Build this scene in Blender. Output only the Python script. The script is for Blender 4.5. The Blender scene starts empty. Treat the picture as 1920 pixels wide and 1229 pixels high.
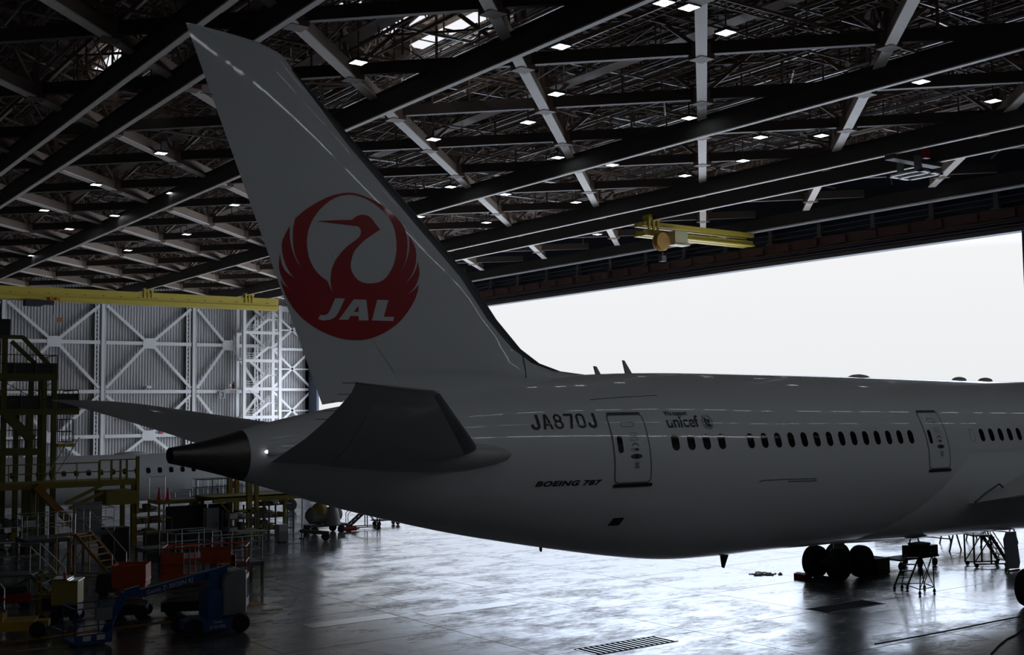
import bpy, bmesh, math, random
import numpy as np
from mathutils import Vector, Matrix, geometry

# ------------------------------------------------------------------ camera, sky, light, exposure
SC = bpy.context.scene
COL = SC.collection
F_PX, PITCH, ROLL, AZ, EYE = 2190.0, math.radians(4.06), .012, math.radians(54.3), 7.34
f0 = Vector((math.cos(AZ)*math.cos(PITCH), math.sin(AZ)*math.cos(PITCH), math.sin(PITCH)))
r0 = f0.cross(Vector((0, 0, 1))).normalized()
u0 = r0.cross(f0)
CU = u0*math.cos(ROLL) + r0*math.sin(ROLL)
CR = r0*math.cos(ROLL) - u0*math.sin(ROLL)
CAMP = Vector((0, 0, EYE))
cam = bpy.data.cameras.new('camera')
cam.sensor_width = 36.0
cam.lens = F_PX/1920*36
cam.clip_end = 2000
camo = bpy.data.objects.new('camera', cam)
COL.objects.link(camo)
m3 = Matrix((CR, CU, -f0)).transposed()
camo.matrix_world = Matrix.Translation(CAMP) @ m3.to_4x4()
SC.camera = camo
SC.view_settings.view_transform = 'Standard'
SC.view_settings.look = 'None'
SC.view_settings.exposure = 0.0
SC.view_settings.gamma = 1.0
SC.view_settings.use_curve_mapping = False

W = bpy.data.worlds.new('overcast_sky')
SC.world = W
W.use_nodes = True
nt = W.node_tree
bg = nt.nodes['Background']
tc = nt.nodes.new('ShaderNodeTexCoord')
sx = nt.nodes.new('ShaderNodeSeparateXYZ')
rp = nt.nodes.new('ShaderNodeValToRGB')
nt.links.new(tc.outputs['Generated'], sx.inputs[0])
nt.links.new(sx.outputs['Z'], rp.inputs['Fac'])
cr = rp.color_ramp
SKY = [(0.0, (.84, .85, .87)), (.125, (.90, .905, .915)), (.142, (1.2, 1.3, 1.45)), (.165, (2.8, 3.3, 4.2)), (.27, (4.9, 5.5, 6.5)), (1.0, (6.1, 6.8, 7.8))]
while len(cr.elements) < len(SKY): cr.elements.new(.5)
for e, (p, c) in zip(cr.elements, SKY):
    e.position = p; e.color = (*c, 1)
nt.links.new(rp.outputs['Color'], bg.inputs['Color'])
bg.inputs['Strength'].default_value = 1.0

DOOR_X, DOOR_Y0, DOOR_Y1, DOOR_H = 81.0, 47.8, 166.0, 20.2
pl = bpy.data.lights.new('door_daylight', 'AREA')
pl.shape = 'RECTANGLE'; pl.size = DOOR_H; pl.size_y = DOOR_Y1-DOOR_Y0
pl.cycles.is_portal = True
plo = bpy.data.objects.new('door_daylight', pl)
COL.objects.link(plo)
plo.location = (DOOR_X+.9, (DOOR_Y0+DOOR_Y1)/2, DOOR_H/2)
plo.rotation_euler = (0, math.radians(90), 0)

# ------------------------------------------------------------------ helpers
def ray(x, y): return f0*F_PX + CR*(x-960) - CU*(y-614.5)
def atY(x, y, Y): r = ray(x, y); return CAMP + r*(Y/r.y)
def atX(x, y, X): r = ray(x, y); return CAMP + r*(X/r.x)
def atZ(x, y, Z=0.0): r = ray(x, y); return CAMP + r*((Z-EYE)/r.z)

def tag(o, label=None, cat=None, group=None, kind=None):
    if label: o['label'] = label
    if cat: o['category'] = cat
    if group: o['group'] = group
    if kind: o['kind'] = kind
    return o

def thing(name, label, cat, loc=(0, 0, 0), rz=0.0, group=None):
    o = bpy.data.objects.new(name, None)
    COL.objects.link(o)
    o.location = loc; o.rotation_euler = (0, 0, rz)
    return tag(o, label, cat, group)

def dup(root, loc=None, rz=None, label=None, parent=None):
    r = root.copy(); COL.objects.link(r)
    if parent is not None: r.parent = parent
    for ch in list(root.children): dup(ch, parent=r)
    if loc is not None: r.location = loc
    if rz is not None: r.rotation_euler = (0, 0, rz)
    if label: r['label'] = label
    return r

def wl(o):
    v = Vector((0, 0, 0))
    while o is not None:
        v = v + Vector(o.location); o = o.parent
    return v

class MB:
    def __init__(s): s.v = []; s.f = []; s.sm = []
    def add(s, vs, fs, smooth=False):
        n = len(s.v)
        s.v.extend([tuple(p) for p in vs])
        for q in fs: s.f.append(tuple(i+n for i in q)); s.sm.append(smooth)
        return s
    def box(s, a, b):
        x0, y0, z0 = a; x1, y1, z1 = b
        vs = [(x0,y0,z0),(x1,y0,z0),(x1,y1,z0),(x0,y1,z0),(x0,y0,z1),(x1,y0,z1),(x1,y1,z1),(x0,y1,z1)]
        return s.add(vs, [(3,2,1,0),(4,5,6,7),(0,1,5,4),(1,2,6,5),(2,3,7,6),(3,0,4,7)])
    def cbox(s, c, d):
        return s.box([c[i]-d[i]/2 for i in range(3)], [c[i]+d[i]/2 for i in range(3)])
    def bar(s, p, q, w, h=None, up=(0, 0, 1)):
        """rectangular bar from p to q, w wide and h along up"""
        h = w if h is None else h
        p = Vector(p); q = Vector(q); d = (q-p)
        if d.length < 1e-6: return s
        d.normalize(); U = Vector(up)
        if abs(d.dot(U)) > .98: U = Vector((1, 0, 0))
        sd = d.cross(U).normalized(); U = sd.cross(d).normalized()
        a = sd*(w/2); b = U*(h/2)
        vs = [p-a-b, p+a-b, p+a+b, p-a+b, q-a-b, q+a-b, q+a+b, q-a+b]
        return s.add(vs, [(0,1,2,3),(7,6,5,4),(4,5,1,0),(5,6,2,1),(6,7,3,2),(7,4,0,3)])
    def ibeam(s, p, q, w, h, t=.06):
        p = Vector(p); q = Vector(q)
        s.bar(p-Vector((0,0,h/2-t/2)), q-Vector((0,0,h/2-t/2)), w, t)
        s.bar(p+Vector((0,0,h/2-t/2)), q+Vector((0,0,h/2-t/2)), w, t)
        return s.bar(p, q, t, h-2*t)
    def tube(s, p, q, r, n=8, r2=None, cap=True):
        p = Vector(p); q = Vector(q); d = q-p
        if d.length < 1e-6: return s
        d.normalize()
        U = Vector((0, 0, 1)) if abs(d.z) < .95 else Vector((1, 0, 0))
        a = d.cross(U).normalized(); b = a.cross(d)
        r2 = r if r2 is None else r2
        vs = []
        for c, rr in ((p, r), (q, r2)):
            for i in range(n):
                t = 2*math.pi*i/n
                vs.append(c + a*(rr*math.cos(t)) + b*(rr*math.sin(t)))
        s.add(vs, [(i, (i+1) % n, n+(i+1) % n, n+i) for i in range(n)], n > 5)
        if cap: s.add(vs, [tuple(range(n))[::-1], tuple(range(n, 2*n))])
        return s
    def path(s, pts, r, n=8):
        for i in range(len(pts)-1): s.tube(pts[i], pts[i+1], r, n)
        return s
    def rings(s, rings, closed=True, cap0=True, cap1=True, smooth=True):
        n = len(rings[0]); vs = [p for r in rings for p in r]; fs = []
        m = n if closed else n-1
        for i in range(len(rings)-1):
            for j in range(m):
                k = (j+1) % n
                fs.append((i*n+j, i*n+k, (i+1)*n+k, (i+1)*n+j))
        s.add(vs, fs, smooth)
        if closed and cap0: s.add(rings[0], [tuple(range(n))[::-1]])
        if closed and cap1: s.add(rings[-1], [tuple(range(n))])
        return s
    def lathe(s, c, axis, prof, n=24):
        """prof: list of (distance along axis, radius)"""
        c = Vector(c); d = Vector(axis).normalized()
        U = Vector((0, 0, 1)) if abs(d.z) < .95 else Vector((1, 0, 0))
        a = d.cross(U).normalized(); b = a.cross(d)
        rs = [[c + d*h + a*(r*math.cos(2*math.pi*i/n)) + b*(r*math.sin(2*math.pi*i/n)) for i in range(n)] for h, r in prof]
        return s.rings(rs)
    def prism(s, poly, fn, d):
        """poly (list of 2D), fn maps (u, v, w) to 3D, extruded w 0..d"""
        n = len(poly)
        vs = [fn(u, v, 0) for u, v in poly] + [fn(u, v, d) for u, v in poly]
        fs = [tuple(range(n))[::-1], tuple(range(n, 2*n))] + [(i, (i+1) % n, n+(i+1) % n, n+i) for i in range(n)]
        return s.add(vs, fs)
    def build(s, name, mat, parent=None, world=True, loc=None, angle=35, recalc=True):
        me = bpy.data.meshes.new(name)
        off = wl(parent) if (world and parent is not None) else Vector((0, 0, 0))
        me.from_pydata([(p[0]-off.x, p[1]-off.y, p[2]-off.z) for p in s.v], [], s.f)
        me.polygons.foreach_set('use_smooth', s.sm)
        if recalc:
            bm = bmesh.new(); bm.from_mesh(me)
            bmesh.ops.recalc_face_normals(bm, faces=bm.faces)
            bm.to_mesh(me); bm.free()
        me.update()
        if any(s.sm): me.set_sharp_from_angle(angle=math.radians(angle))
        me.materials.append(mat)
        o = bpy.data.objects.new(name, me)
        COL.objects.link(o)
        if parent is not None: o.parent = parent
        if loc is not None: o.location = loc
        return o

def interp(x, xs, ys): return float(np.interp(x, xs, ys))
def smooth_table(xs, ys):
    """Catmull-Rom through a table, returned as a function"""
    xs = np.array(xs, float); ys = np.array(ys, float)
    m = np.gradient(ys, xs)
    def fn(x):
        x = min(max(x, xs[0]), xs[-1])
        i = min(int(np.searchsorted(xs, x, 'right'))-1, len(xs)-2)
        h = xs[i+1]-xs[i]; t = (x-xs[i])/h
        return float((1+2*t)*(1-t)**2*ys[i] + t*(1-t)**2*h*m[i] + t*t*(3-2*t)*ys[i+1] + t*t*(t-1)*h*m[i+1])
    return fn

# ------------------------------------------------------------------ materials
def mat(name, col, rough=.5, metal=0.0, coat=0.0, var=0.0, scale=3.0, bump=0.0, bscale=20.0, emit=0.0, coat_rough=.04, spec=.5, stretch=(1, 1, 1)):
    m = bpy.data.materials.new(name); m.use_nodes = True
    n = m.node_tree; b = n.nodes['Principled BSDF']
    b.inputs['Base Color'].default_value = (*col, 1)
    b.inputs['Roughness'].default_value = rough
    b.inputs['Metallic'].default_value = metal
    b.inputs['Coat Weight'].default_value = coat
    b.inputs['Coat Roughness'].default_value = coat_rough
    b.inputs['Specular IOR Level'].default_value = spec
    if var > 0 or bump > 0:
        t = n.nodes.new('ShaderNodeTexCoord')
        mp = n.nodes.new('ShaderNodeMapping'); mp.inputs['Scale'].default_value = stretch
        n.links.new(t.outputs['Object'], mp.inputs['Vector'])
    if var > 0:
        z = n.nodes.new('ShaderNodeTexNoise'); z.inputs['Scale'].default_value = scale; z.inputs['Detail'].default_value = 4
        n.links.new(mp.outputs[0], z.inputs['Vector'])
        mx = n.nodes.new('ShaderNodeMix'); mx.data_type = 'RGBA'
        mx.inputs['A'].default_value = (*[c*(1-var) for c in col], 1)
        mx.inputs['B'].default_value = (*[min(1, c*(1+var)) for c in col], 1)
        n.links.new(z.outputs['Fac'], mx.inputs['Factor'])
        n.links.new(mx.outputs['Result'], b.inputs['Base Color'])
    if bump > 0:
        z2 = n.nodes.new('ShaderNodeTexNoise'); z2.inputs['Scale'].default_value = bscale; z2.inputs['Detail'].default_value = 2
        n.links.new(mp.outputs[0], z2.inputs['Vector'])
        bp = n.nodes.new('ShaderNodeBump'); bp.inputs['Strength'].default_value = 1.0; bp.inputs['Distance'].default_value = bump
        n.links.new(z2.outputs['Fac'], bp.inputs['Height'])
        n.links.new(bp.outputs[0], b.inputs['Normal'])
        if coat > 0: n.links.new(bp.outputs[0], b.inputs['Coat Normal'])
    if emit > 0:
        b.inputs['Emission Color'].default_value = (*col, 1)
        b.inputs['Emission Strength'].default_value = emit
    return m

def floor_material():
    m = bpy.data.materials.new('sealed_concrete'); m.use_nodes = True
    n = m.node_tree; L = n.links; b = n.nodes['Principled BSDF']
    t = n.nodes.new('ShaderNodeTexCoord')
    def noise(scale, detail=5, stretch=(1, 1, 1), rough=.6):
        mp = n.nodes.new('ShaderNodeMapping'); mp.inputs['Scale'].default_value = stretch
        L.new(t.outputs['Object'], mp.inputs['Vector'])
        z = n.nodes.new('ShaderNodeTexNoise'); z.inputs['Scale'].default_value = scale; z.inputs['Detail'].default_value = detail
        z.inputs['Roughness'].default_value = rough
        L.new(mp.outputs[0], z.inputs['Vector']); return z.outputs['Fac']
    def ramp(src, stops):
        r = n.nodes.new('ShaderNodeValToRGB'); L.new(src, r.inputs['Fac'])
        while len(r.color_ramp.elements) < len(stops): r.color_ramp.elements.new(.5)
        for e, (p, c) in zip(r.color_ramp.elements, stops):
            e.position = p; e.color = (c, c, c, 1) if not isinstance(c, tuple) else (*c, 1)
        return r.outputs['Color']
    def mix(a, bb, f=None, mode='MIX', fac=.5):
        x = n.nodes.new('ShaderNodeMix'); x.data_type = 'RGBA'; x.blend_type = mode
        x.inputs['Factor'].default_value = fac
        if f is not None: L.new(f, x.inputs['Factor'])
        L.new(a, x.inputs['A']); L.new(bb, x.inputs['B']); return x.outputs['Result']
    stain = ramp(noise(.42, 9, (1.0, 1.5, 1), .72), [(.40, 0.0), (.56, 1.0)])
    fine = noise(2.2, 8, (1, 2.0, 1), .7)
    base = ramp(fine, [(.3, (.10, .103, .11)), (.7, (.17, .176, .188))])
    dark = ramp(fine, [(.3, (.045, .045, .047)), (.7, (.085, .085, .088))])
    L.new(mix(dark, base, stain), b.inputs['Base Color'])
    rA = ramp(fine, [(.30, .21), (.62, .13)])
    rB = ramp(fine, [(.30, .40), (.62, .22)])
    L.new(mix(rB, rA, stain), b.inputs['Roughness'])
    sp = ramp(stain, [(0, .40), (1, .95)])
    L.new(sp, b.inputs['Specular IOR Level'])
    b.inputs['IOR'].default_value = 1.75
    return m

M = {}
M['paint'] = mat('white_aircraft_paint', (.74, .755, .77), .38, coat=.6, bump=.0010, bscale=1.6, coat_rough=.03)
M['grey_paint'] = mat('grey_wing_paint', (.50, .51, .51), .4, coat=.15, var=.04, scale=1.5)
M['bare_metal'] = mat('dull_leading_edge_metal', (.10, .105, .11), .42, metal=.6, var=.1, scale=2)
M['cone_metal'] = mat('heat_stained_exhaust_metal', (.16, .15, .14), .38, metal=.85, var=.25, scale=3, stretch=(1, 6, 6))
M['black'] = mat('flat_black', (.012, .012, .013), .6)
M['glass'] = mat('dark_cabin_glass', (.006, .006, .007), .08, coat=.3)
M['seam'] = mat('dark_panel_seam', (.07, .075, .08), .6)
M['seam2'] = mat('grey_door_seal', (.16, .17, .175), .6)
M['red'] = mat('deep_red_livery_paint', (.42, .006, .010), .4, coat=.3, bump=.0012, bscale=1.6)
M['ink'] = mat('black_livery_lettering', (.010, .010, .012), .45, coat=.3)
M['rubber'] = mat('tyre_rubber', (.018, .018, .018), .8, var=.2)
M['gear'] = mat('grey_gear_steel', (.20, .20, .20), .45, metal=.4)
M['wall'] = mat('white_painted_sheeting', (.58, .565, .56), .55, var=.04, scale=.4)
M['wsteel'] = mat('white_painted_steel', (.83, .81, .79), .5, var=.05, scale=1)
M['dsteel'] = mat('dark_grey_steel', (.10, .10, .105), .6, var=.2, scale=1)
M['roofsteel'] = mat('brown_grey_roof_steel', (.27, .195, .15), .55, var=.2, scale=.5)
M['litflange'] = mat('floor_lit_flange', (.84, .75, .67), .5, var=.06, scale=.8)  # paler than the webs: light from the floor is put into this colour
M['deck'] = mat('galvanised_roof_deck', (.28, .225, .19), .5, metal=.2, var=.12, scale=.3)
M['chorddark'] = mat('dark_brown_lower_chord', (.085, .068, .056), .55, var=.15, scale=.5)
M['pipe'] = mat('galvanised_conduit', (.5, .5, .5), .35, metal=.7, var=.1)
M['runway'] = mat('dark_runway_beam', (.06, .056, .054), .55, var=.2, scale=.5)
M['rust'] = mat('red_brown_header_steel', (.10, .045, .038), .6, var=.3, scale=.6)
M['navy'] = mat('navy_door_sheeting', (.035, .045, .075), .6, var=.15)
M['bluelf'] = mat('blue_door_sheeting', (.06, .06, .22), .5)
M['yellow'] = mat('crane_yellow_paint', (.55, .42, .05), .45, var=.08)
M['floor'] = floor_material()
M['apron'] = mat('pale_apron_concrete', (.42, .42, .42), .8, var=.08, scale=.2)
M['lamp'] = mat('lit_lamp_panel', (.88, .95, 1.0), .5, emit=5.2)
M['wallgrey'] = mat('grey_inner_wall', (.30, .30, .30), .8, var=.1, scale=.3)
M['line_w'] = mat('worn_white_floor_paint', (.62, .63, .64), .16, var=.3, scale=4, spec=1.0)
M['line_o'] = mat('worn_orange_floor_paint', (.34, .16, .03), .6, var=.35, scale=3)
M['joint'] = mat('floor_joint_filler', (.03, .03, .032), .7)
M['skylight'] = mat('bright_roof_light', (.95, .96, 1.0), .5, emit=.9)
M['trough_glow'] = mat('added_trough_glow', (.90, .95, 1.0), .5, emit=7.5)  # emission for the added trough lamps, not glazing
M['orange'] = mat('orange_paint', (.60, .13, .02), .45, var=.1)
M['yellow2'] = mat('rust_yellow_drum', (.48, .26, .04), .5, var=.3, scale=3)
M['cream'] = mat('cream_cabinet', (.55, .50, .28), .5, var=.08)
M['lightglass'] = mat('clear_light_lens', (.8, .82, .85), .08, coat=1.0)
M['jetpaint'] = mat('white_jet_paint', (.82, .83, .82), .35, coat=.3)
M['wallgrey2'] = mat('pale_grey_enamel', (.42, .43, .44), .5)
M['signred'] = mat('sign_red', (.5, .03, .03), .5)
M['cone'] = mat('traffic_cone_red', (.85, .05, .09), .5)
M['jacket'] = mat('dark_red_workwear', (.16, .02, .035), .8)
M['capred'] = mat('red_cap', (.65, .05, .09), .6)
M['blue'] = mat('lift_blue_paint', (.012, .09, .30), .4, coat=.2)
M['turret'] = mat('grey_turret_plastic', (.30, .31, .32), .35, coat=.4)
M['orange2'] = mat('orange_red_lift_paint', (.62, .10, .02), .5, var=.12)
M['armgrey'] = mat('grey_green_scissor_arms', (.22, .22, .18), .5)
M['mustard'] = mat('mustard_paint', (.42, .34, .06), .5)
M['mustard2'] = mat('mustard_dock_paint', (.27, .21, .025), .55, var=.1)
M['crane_yellow2'] = mat('tractor_yellow', (.60, .36, .03), .5, var=.1)
M['shiny'] = mat('bright_lid_steel', (.75, .75, .72), .15, metal=1.0)
M['rustorange'] = mat('rust_orange_paint', (.34, .16, .03), .65, var=.2)
M['darkgreen'] = mat('dark_green_grey_steel', (.10, .11, .10), .6)
M['alu'] = mat('bare_aluminium', (.62, .63, .64), .35, metal=.8)
M['olive'] = mat('olive_yellow_dock_paint', (.13, .125, .02), .6, var=.15)
M['oliverail'] = mat('dark_dock_rail', (.10, .10, .05), .6)
M['darkpanel'] = mat('dark_kick_panel', (.05, .05, .045), .6)
M['greypanel'] = mat('dull_grey_panel', (.24, .24, .23), .7)
M['olivetop'] = mat('olive_green_bench_top', (.22, .24, .12), .6)
M['brownblack'] = mat('brown_black_steel', (.045, .04, .03), .45)
M['tarp'] = mat('brown_dust_sheet', (.30, .20, .05), .8)
M['chockred'] = mat('dark_red_rubber', (.28, .015, .012), .6)
M['line_y'] = mat('worn_yellow_floor_paint', (.30, .24, .04), .6, var=.35, scale=3)
M['plate'] = mat('polished_steel_plate', (.55, .56, .58), .22, metal=.9, var=.1, scale=8)
M['grate'] = mat('black_grating_iron', (.006, .006, .006), .9, spec=.05)
M['lensglint'] = mat('tail_lens_glint', (.95, .97, 1.0), .3, emit=1.2)  # glow stands in for the doorway's bright reflection in the lens
# ------------------------------------------------------------------ room shell
def struct(o): o['kind'] = 'structure'; return o
WALL_Y, RIGHT_Y, BACK_X, DECK_Z = 170.0, -14.0, -45.0, 29.2

struct(MB().box((BACK_X-.3, RIGHT_Y-.3, -.4), (DOOR_X+.6, WALL_Y+.4, 0)).build('floor', M['floor']))
struct(MB().box((DOOR_X+.6, -500, -.5), (900, 700, -.03)).build('ground', M['apron']))
b = MB()
prof = []
x = BACK_X
while x < DOOR_X+2:
    prof += [(x, 0), (x+.17, 0), (x+.21, -.2), (x+.38, -.2)]; x += .42
nv = len(prof)
b.add([(p[0], WALL_Y+p[1], 0) for p in prof]+[(p[0], WALL_Y+p[1], DECK_Z) for p in prof], [(i, i+1, nv+i+1, nv+i) for i in range(nv-1)])
b.box((BACK_X, WALL_Y+.02, 0), (DOOR_X+2, WALL_Y+.3, DECK_Z))
struct(b.build('wall_left', M['wall'], recalc=False))
struct(MB().box((BACK_X, RIGHT_Y-.3, 0), (DOOR_X+.6, RIGHT_Y, DECK_Z)).build('wall_right', M['wallgrey']))
struct(MB().box((BACK_X-.3, RIGHT_Y, 0), (BACK_X, WALL_Y, DECK_Z)).build('wall_back', M['wallgrey']))
b = MB().box((BACK_X, RIGHT_Y, DECK_Z+.16), (DOOR_X+2, WALL_Y+.3, DECK_Z+.4))
prof = []
y = RIGHT_Y
while y < WALL_Y:
    prof += [(y, .14), (y+.30, .14), (y+.38, 0), (y+.72, 0), (y+.80, .14)]; y += .9
nv = len(prof)
b.add([(BACK_X, p[0], DECK_Z+p[1]) for p in prof]+[(DOOR_X+2, p[0], DECK_Z+p[1]) for p in prof], [(i, i+1, nv+i+1, nv+i) for i in range(nv-1)])
struct(b.build('ceiling', M['deck'], recalc=False))
b = MB()
b.box((DOOR_X+.6, RIGHT_Y, DOOR_H+1.7), (DOOR_X+1.0, WALL_Y, DECK_Z))
b.box((DOOR_X+.6, DOOR_Y1, 0), (DOOR_X+1.0, WALL_Y, DOOR_H+1.9))
struct(b.build('wall_front', M['navy']))
b = MB()
y = RIGHT_Y
b.box((DOOR_X+.3, RIGHT_Y, 0), (DOOR_X+.6, DOOR_Y0, DOOR_H))
while y < DOOR_Y0-.3:
    b.box((DOOR_X+.15, y, 0), (DOOR_X+.3, y+.25, DOOR_H)); y += 1.5
b.box((DOOR_X+.1, DOOR_Y0-.35, 0), (DOOR_X+.7, DOOR_Y0, DOOR_H))
struct(b.build('door_1', M['bluelf']))

# header over the doorway: bottom rail, red-brown girder, guide pipes, posts with rails
y0, y1 = RIGHT_Y, WALL_Y
b = MB().box((DOOR_X-.1, y0, DOOR_H), (DOOR_X+.9, y1, DOOR_H+.35))
struct(b.build('trim_1', M['dsteel']))
b = MB().box((DOOR_X+.1, y0, DOOR_H+.35), (DOOR_X+.8, y1, DOOR_H+1.0))
struct(b.build('trim_2', M['navy']))
b = MB().box((DOOR_X-.1, y0, DOOR_H+1.0), (DOOR_X+.8, y1, DOOR_H+1.9))
y = y0
while y < y1:
    b.box((DOOR_X-.35, y, DOOR_H+1.15), (DOOR_X-.1, y+1.1, DOOR_H+1.75)); y += 3.1
struct(b.build('trim_3', M['rust']))
for k, (dz, rr, mm) in enumerate(((.5, .05, 'rust'), (.95, .07, 'rust'), (.78, .04, 'dsteel'))):
    struct(MB().tube((DOOR_X-.15, y0, DOOR_H+dz), (DOOR_X-.15, y1, DOOR_H+dz), rr).build('trim_%d' % (4+k), M[mm]))
b = MB()
y = y0+2
while y < y1:
    b.box((DOOR_X-.2, y-.2, DOOR_H+1.9), (DOOR_X+.2, y+.2, DOOR_H+3.3))
    b.box((DOOR_X-.4, y-.35, DOOR_H+1.9), (DOOR_X-.1, y+.35, DOOR_H+1.96)); y += 5.6
struct(b.build('trim_7', M['dsteel']))
for k, dz in enumerate((2.3, 2.75)):
    struct(MB().tube((DOOR_X-.1, y0, DOOR_H+dz), (DOOR_X-.1, y1, DOOR_H+dz), .03, 6).build('trim_%d' % (8+k), M['dsteel']))

# far wall framing: columns, horizontal rails, diagonal braces
NODE_Z = (23.4, 17.7, 10.7, 4.33)
cols = [49.6+13.35*k for k in range(-5, 2)]
FY = WALL_Y-1.1
def column(X):
    o = struct(bpy.data.objects.new('wall_column', None)); COL.objects.link(o); o.location = (X, FY, 0)
    MB().ibeam2(X, FY).build('column_flange', M['wsteel'], o)
    b = MB()
    for dx in (-1.05, -.62): b.bar((X+dx, FY+.1, 0), (X+dx, FY+.1, 23.3), .08, .2)
    z = 0.2; s = 1
    while z < 22.6:
        b.bar((X-1.05 if s > 0 else X-.62, FY+.1, z), (X-.62 if s > 0 else X-1.05, FY+.1, z+.62), .07, .07); z += .62; s = -s
    b.build('lattice', M['wsteel'], o)
    MB().box((X-1.2, FY+.45, 0), (X-.35, FY+.55, 23.3)).build('column_web', M['dsteel'], o)
    return o
def _ib(self, X, FYY):
    self.box((X-.22, FYY-.05, 0), (X+.22, FYY+.05, 23.4)); self.box((X-.05, FYY+.05, 0), (X+.05, FYY+.9, 23.4)); return self
MB.ibeam2 = _ib
for X in cols: column(X)
column(73.7)
def rail(X0, X1, z, h=.5):
    struct(MB().box((X0+.4, FY-.04, z-h/2), (X1-.4, FY+.06, z+h/2)).box((X0+.4, FY+.06, z-.05), (X1-.4, FY+.5, z+.05)).build('wall_rail', M['wsteel']))
def brace(p, q, w=.42):
    struct(MB().bar((p[0], FY-.02, p[1]), (q[0], FY-.02, q[1]), .12, w).bar((p[0], FY+.25, p[1]), (q[0], FY+.25, q[1]), .4, .08).build('wall_brace', M['wsteel']))
bays = [(cols[i], cols[i+1]) for i in range(len(cols)-1)]+[(cols[-1], 73.7)]
for X0, X1 in bays:
    xm = (X0+X1)/2
    for z in (17.7, 10.7, 4.33): rail(X0, X1, z)
    for s, X in ((1, X0), (-1, X1)):
        brace((X+.5*s, 23.0), (xm-.6*s, 18.1)); brace((X+.5*s, 11.2), (xm-.6*s, 17.3))
        brace((X+.5*s, 10.2), (xm-.6*s, 4.8)); brace((X+.5*s, -.3), (xm-.6*s, 4.0))
    for z in (17.7, 4.33):
        struct(MB().prism([(-1, -.35), (-.6, -.75), (.6, -.75), (1, -.35), (1, .35), (.6, .75), (-.6, .75), (-1, .35)], lambda u, v, w: (xm+u, FY-.12+w, z+v), .1).build('wall_gusset', M['wsteel']))
for z0, z1 in ((23.0, 17.6), (17.2, 11.3), (10.7, 4.8), (4.4, -.4)):
    brace((75.6, z0), (82.0, z1), .34); brace((75.6, z1), (82.0, z0), .34)
for z in (20.3, 17.3, 14.2, 11.0, 7.7, 4.6): rail(75.0, 82.6, z, .4 if z in (17.3, 11.0, 4.6) else .22)
struct(MB().box((81.6, FY-.1, 0), (82.1, FY+.9, 23.4)).build('wall_column', M['dsteel']))
struct(MB().box((BACK_X, FY-.3, 23.2), (DOOR_X+1, FY+.3, 24.0)).build('trim_10', M['wsteel']))

# stair tower against the far wall
t = thing('stair_tower', 'white steel zigzag stair tower standing against the white corrugated far wall', 'stair tower', (72.3, 166.5, 0))
TX0, TX1, TY = 69.45, 75.2, 165.6
for X in (TX0, TX1):
    for Y in (TY, TY+2.6):
        MB().box((X-.22, Y-.22, 0), (X+.22, Y+.22, 23.8)).build('post', M['wsteel'], t)
LV = [2.55, 6.8, 11.05, 15.3, 19.55]
for z in LV+[23.5]:
    MB().box((TX0, TY-.15, z-.25), (TX1, TY+.05, z+.2)).build('landing_beam', M['wsteel'], t)
for z in LV:
    bl = MB().box((TX0, TY+.1, z), (TX0+1.6, TY+2.6, z+.12)).build('landing', M['wsteel'], t)
    b = MB()
    for X in (TX0+.2, TX0+.8, TX0+1.5): b.tube((X, TY+.1, z+.1), (X, TY+.1, z+1.15), .03, 5)
    for dz in (.4, .75, 1.12): b.tube((TX0, TY+.1, z+dz), (TX0+1.6, TY+.1, z+dz), .03, 5)
    b.build('guard_rail', M['wsteel'], t)
    zm = z+2.0
    if zm < 22.5:
        MB().box((TX1-1.75, TY+.1, zm), (TX1-.2, TY+2.6, zm+.16)).build('landing', M['wsteel'], t)
        MB().bar((TX0+1.5, TY+.15, z+.1), (TX1-1.7, TY+.15, zm+.1), .06, .36).build('stringer', M['wsteel'], t)
        b = MB()
        n = 11
        for i in range(n):
            f = (i+.5)/n
            b.box((TX0+1.5+f*2.55-.14, TY+.15, z+.1+f*2), (TX0+1.5+f*2.55+.14, TY+1.1, z+.15+f*2))
            b.box((TX1-1.7-f*2.55-.14, TY+1.5, zm+.1+f*2.2), (TX1-1.7-f*2.55+.14, TY+2.5, zm+.15+f*2.2))
        b.build('tread', M['wsteel'], t)
        MB().bar((TX1-1.7, TY+1.5, zm+.1), (TX0+1.5, TY+1.5, z+4.3), .06, .36).build('stringer', M['wsteel'], t)
        b = MB()
        for dz in (.45, .8, 1.15): b.tube((TX0+1.5, TY+.15, z+dz), (TX1-1.7, TY+.15, zm+dz), .03, 5); b.tube((TX1-1.7, TY+.15, zm+dz), (TX1-.2, TY+.15, zm+dz), .03, 5)
        for f in (0, .33, .66, 1): b.tube((TX0+1.5+f*2.55, TY+.15, z+.1+f*2), (TX0+1.5+f*2.55, TY+.15, z+1.15+f*2), .03, 5)
        b.build('guard_rail', M['wsteel'], t)

# ------------------------------------------------------------------ roof framing
random.seed(4)
XR0, XR1, YR0, YR1 = -14.0, 79.6, -11.0, 168.0
RT2 = math.sqrt(2)
def clip(c, fam):
    """ends of the line (Y-X)/sqrt2=c (fam 0, along X+Y) or (X+Y)/sqrt2=c (fam 1, along X-Y) inside the roof"""
    pts = []
    if fam == 0:
        for X in (XR0, XR1):
            Y = X+c*RT2
            if YR0 <= Y <= YR1: pts.append((X, Y))
        for Y in (YR0, YR1):
            X = Y-c*RT2
            if XR0 < X < XR1: pts.append((X, Y))
    else:
        for X in (XR0, XR1):
            Y = c*RT2-X
            if YR0 <= Y <= YR1: pts.append((X, Y))
        for Y in (YR0, YR1):
            X = c*RT2-Y
            if XR0 < X < XR1: pts.append((X, Y))
    pts.sort()
    return (pts[0], pts[-1]) if len(pts) > 1 else None
ZB, ZT = 24.75, 28.3
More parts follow.
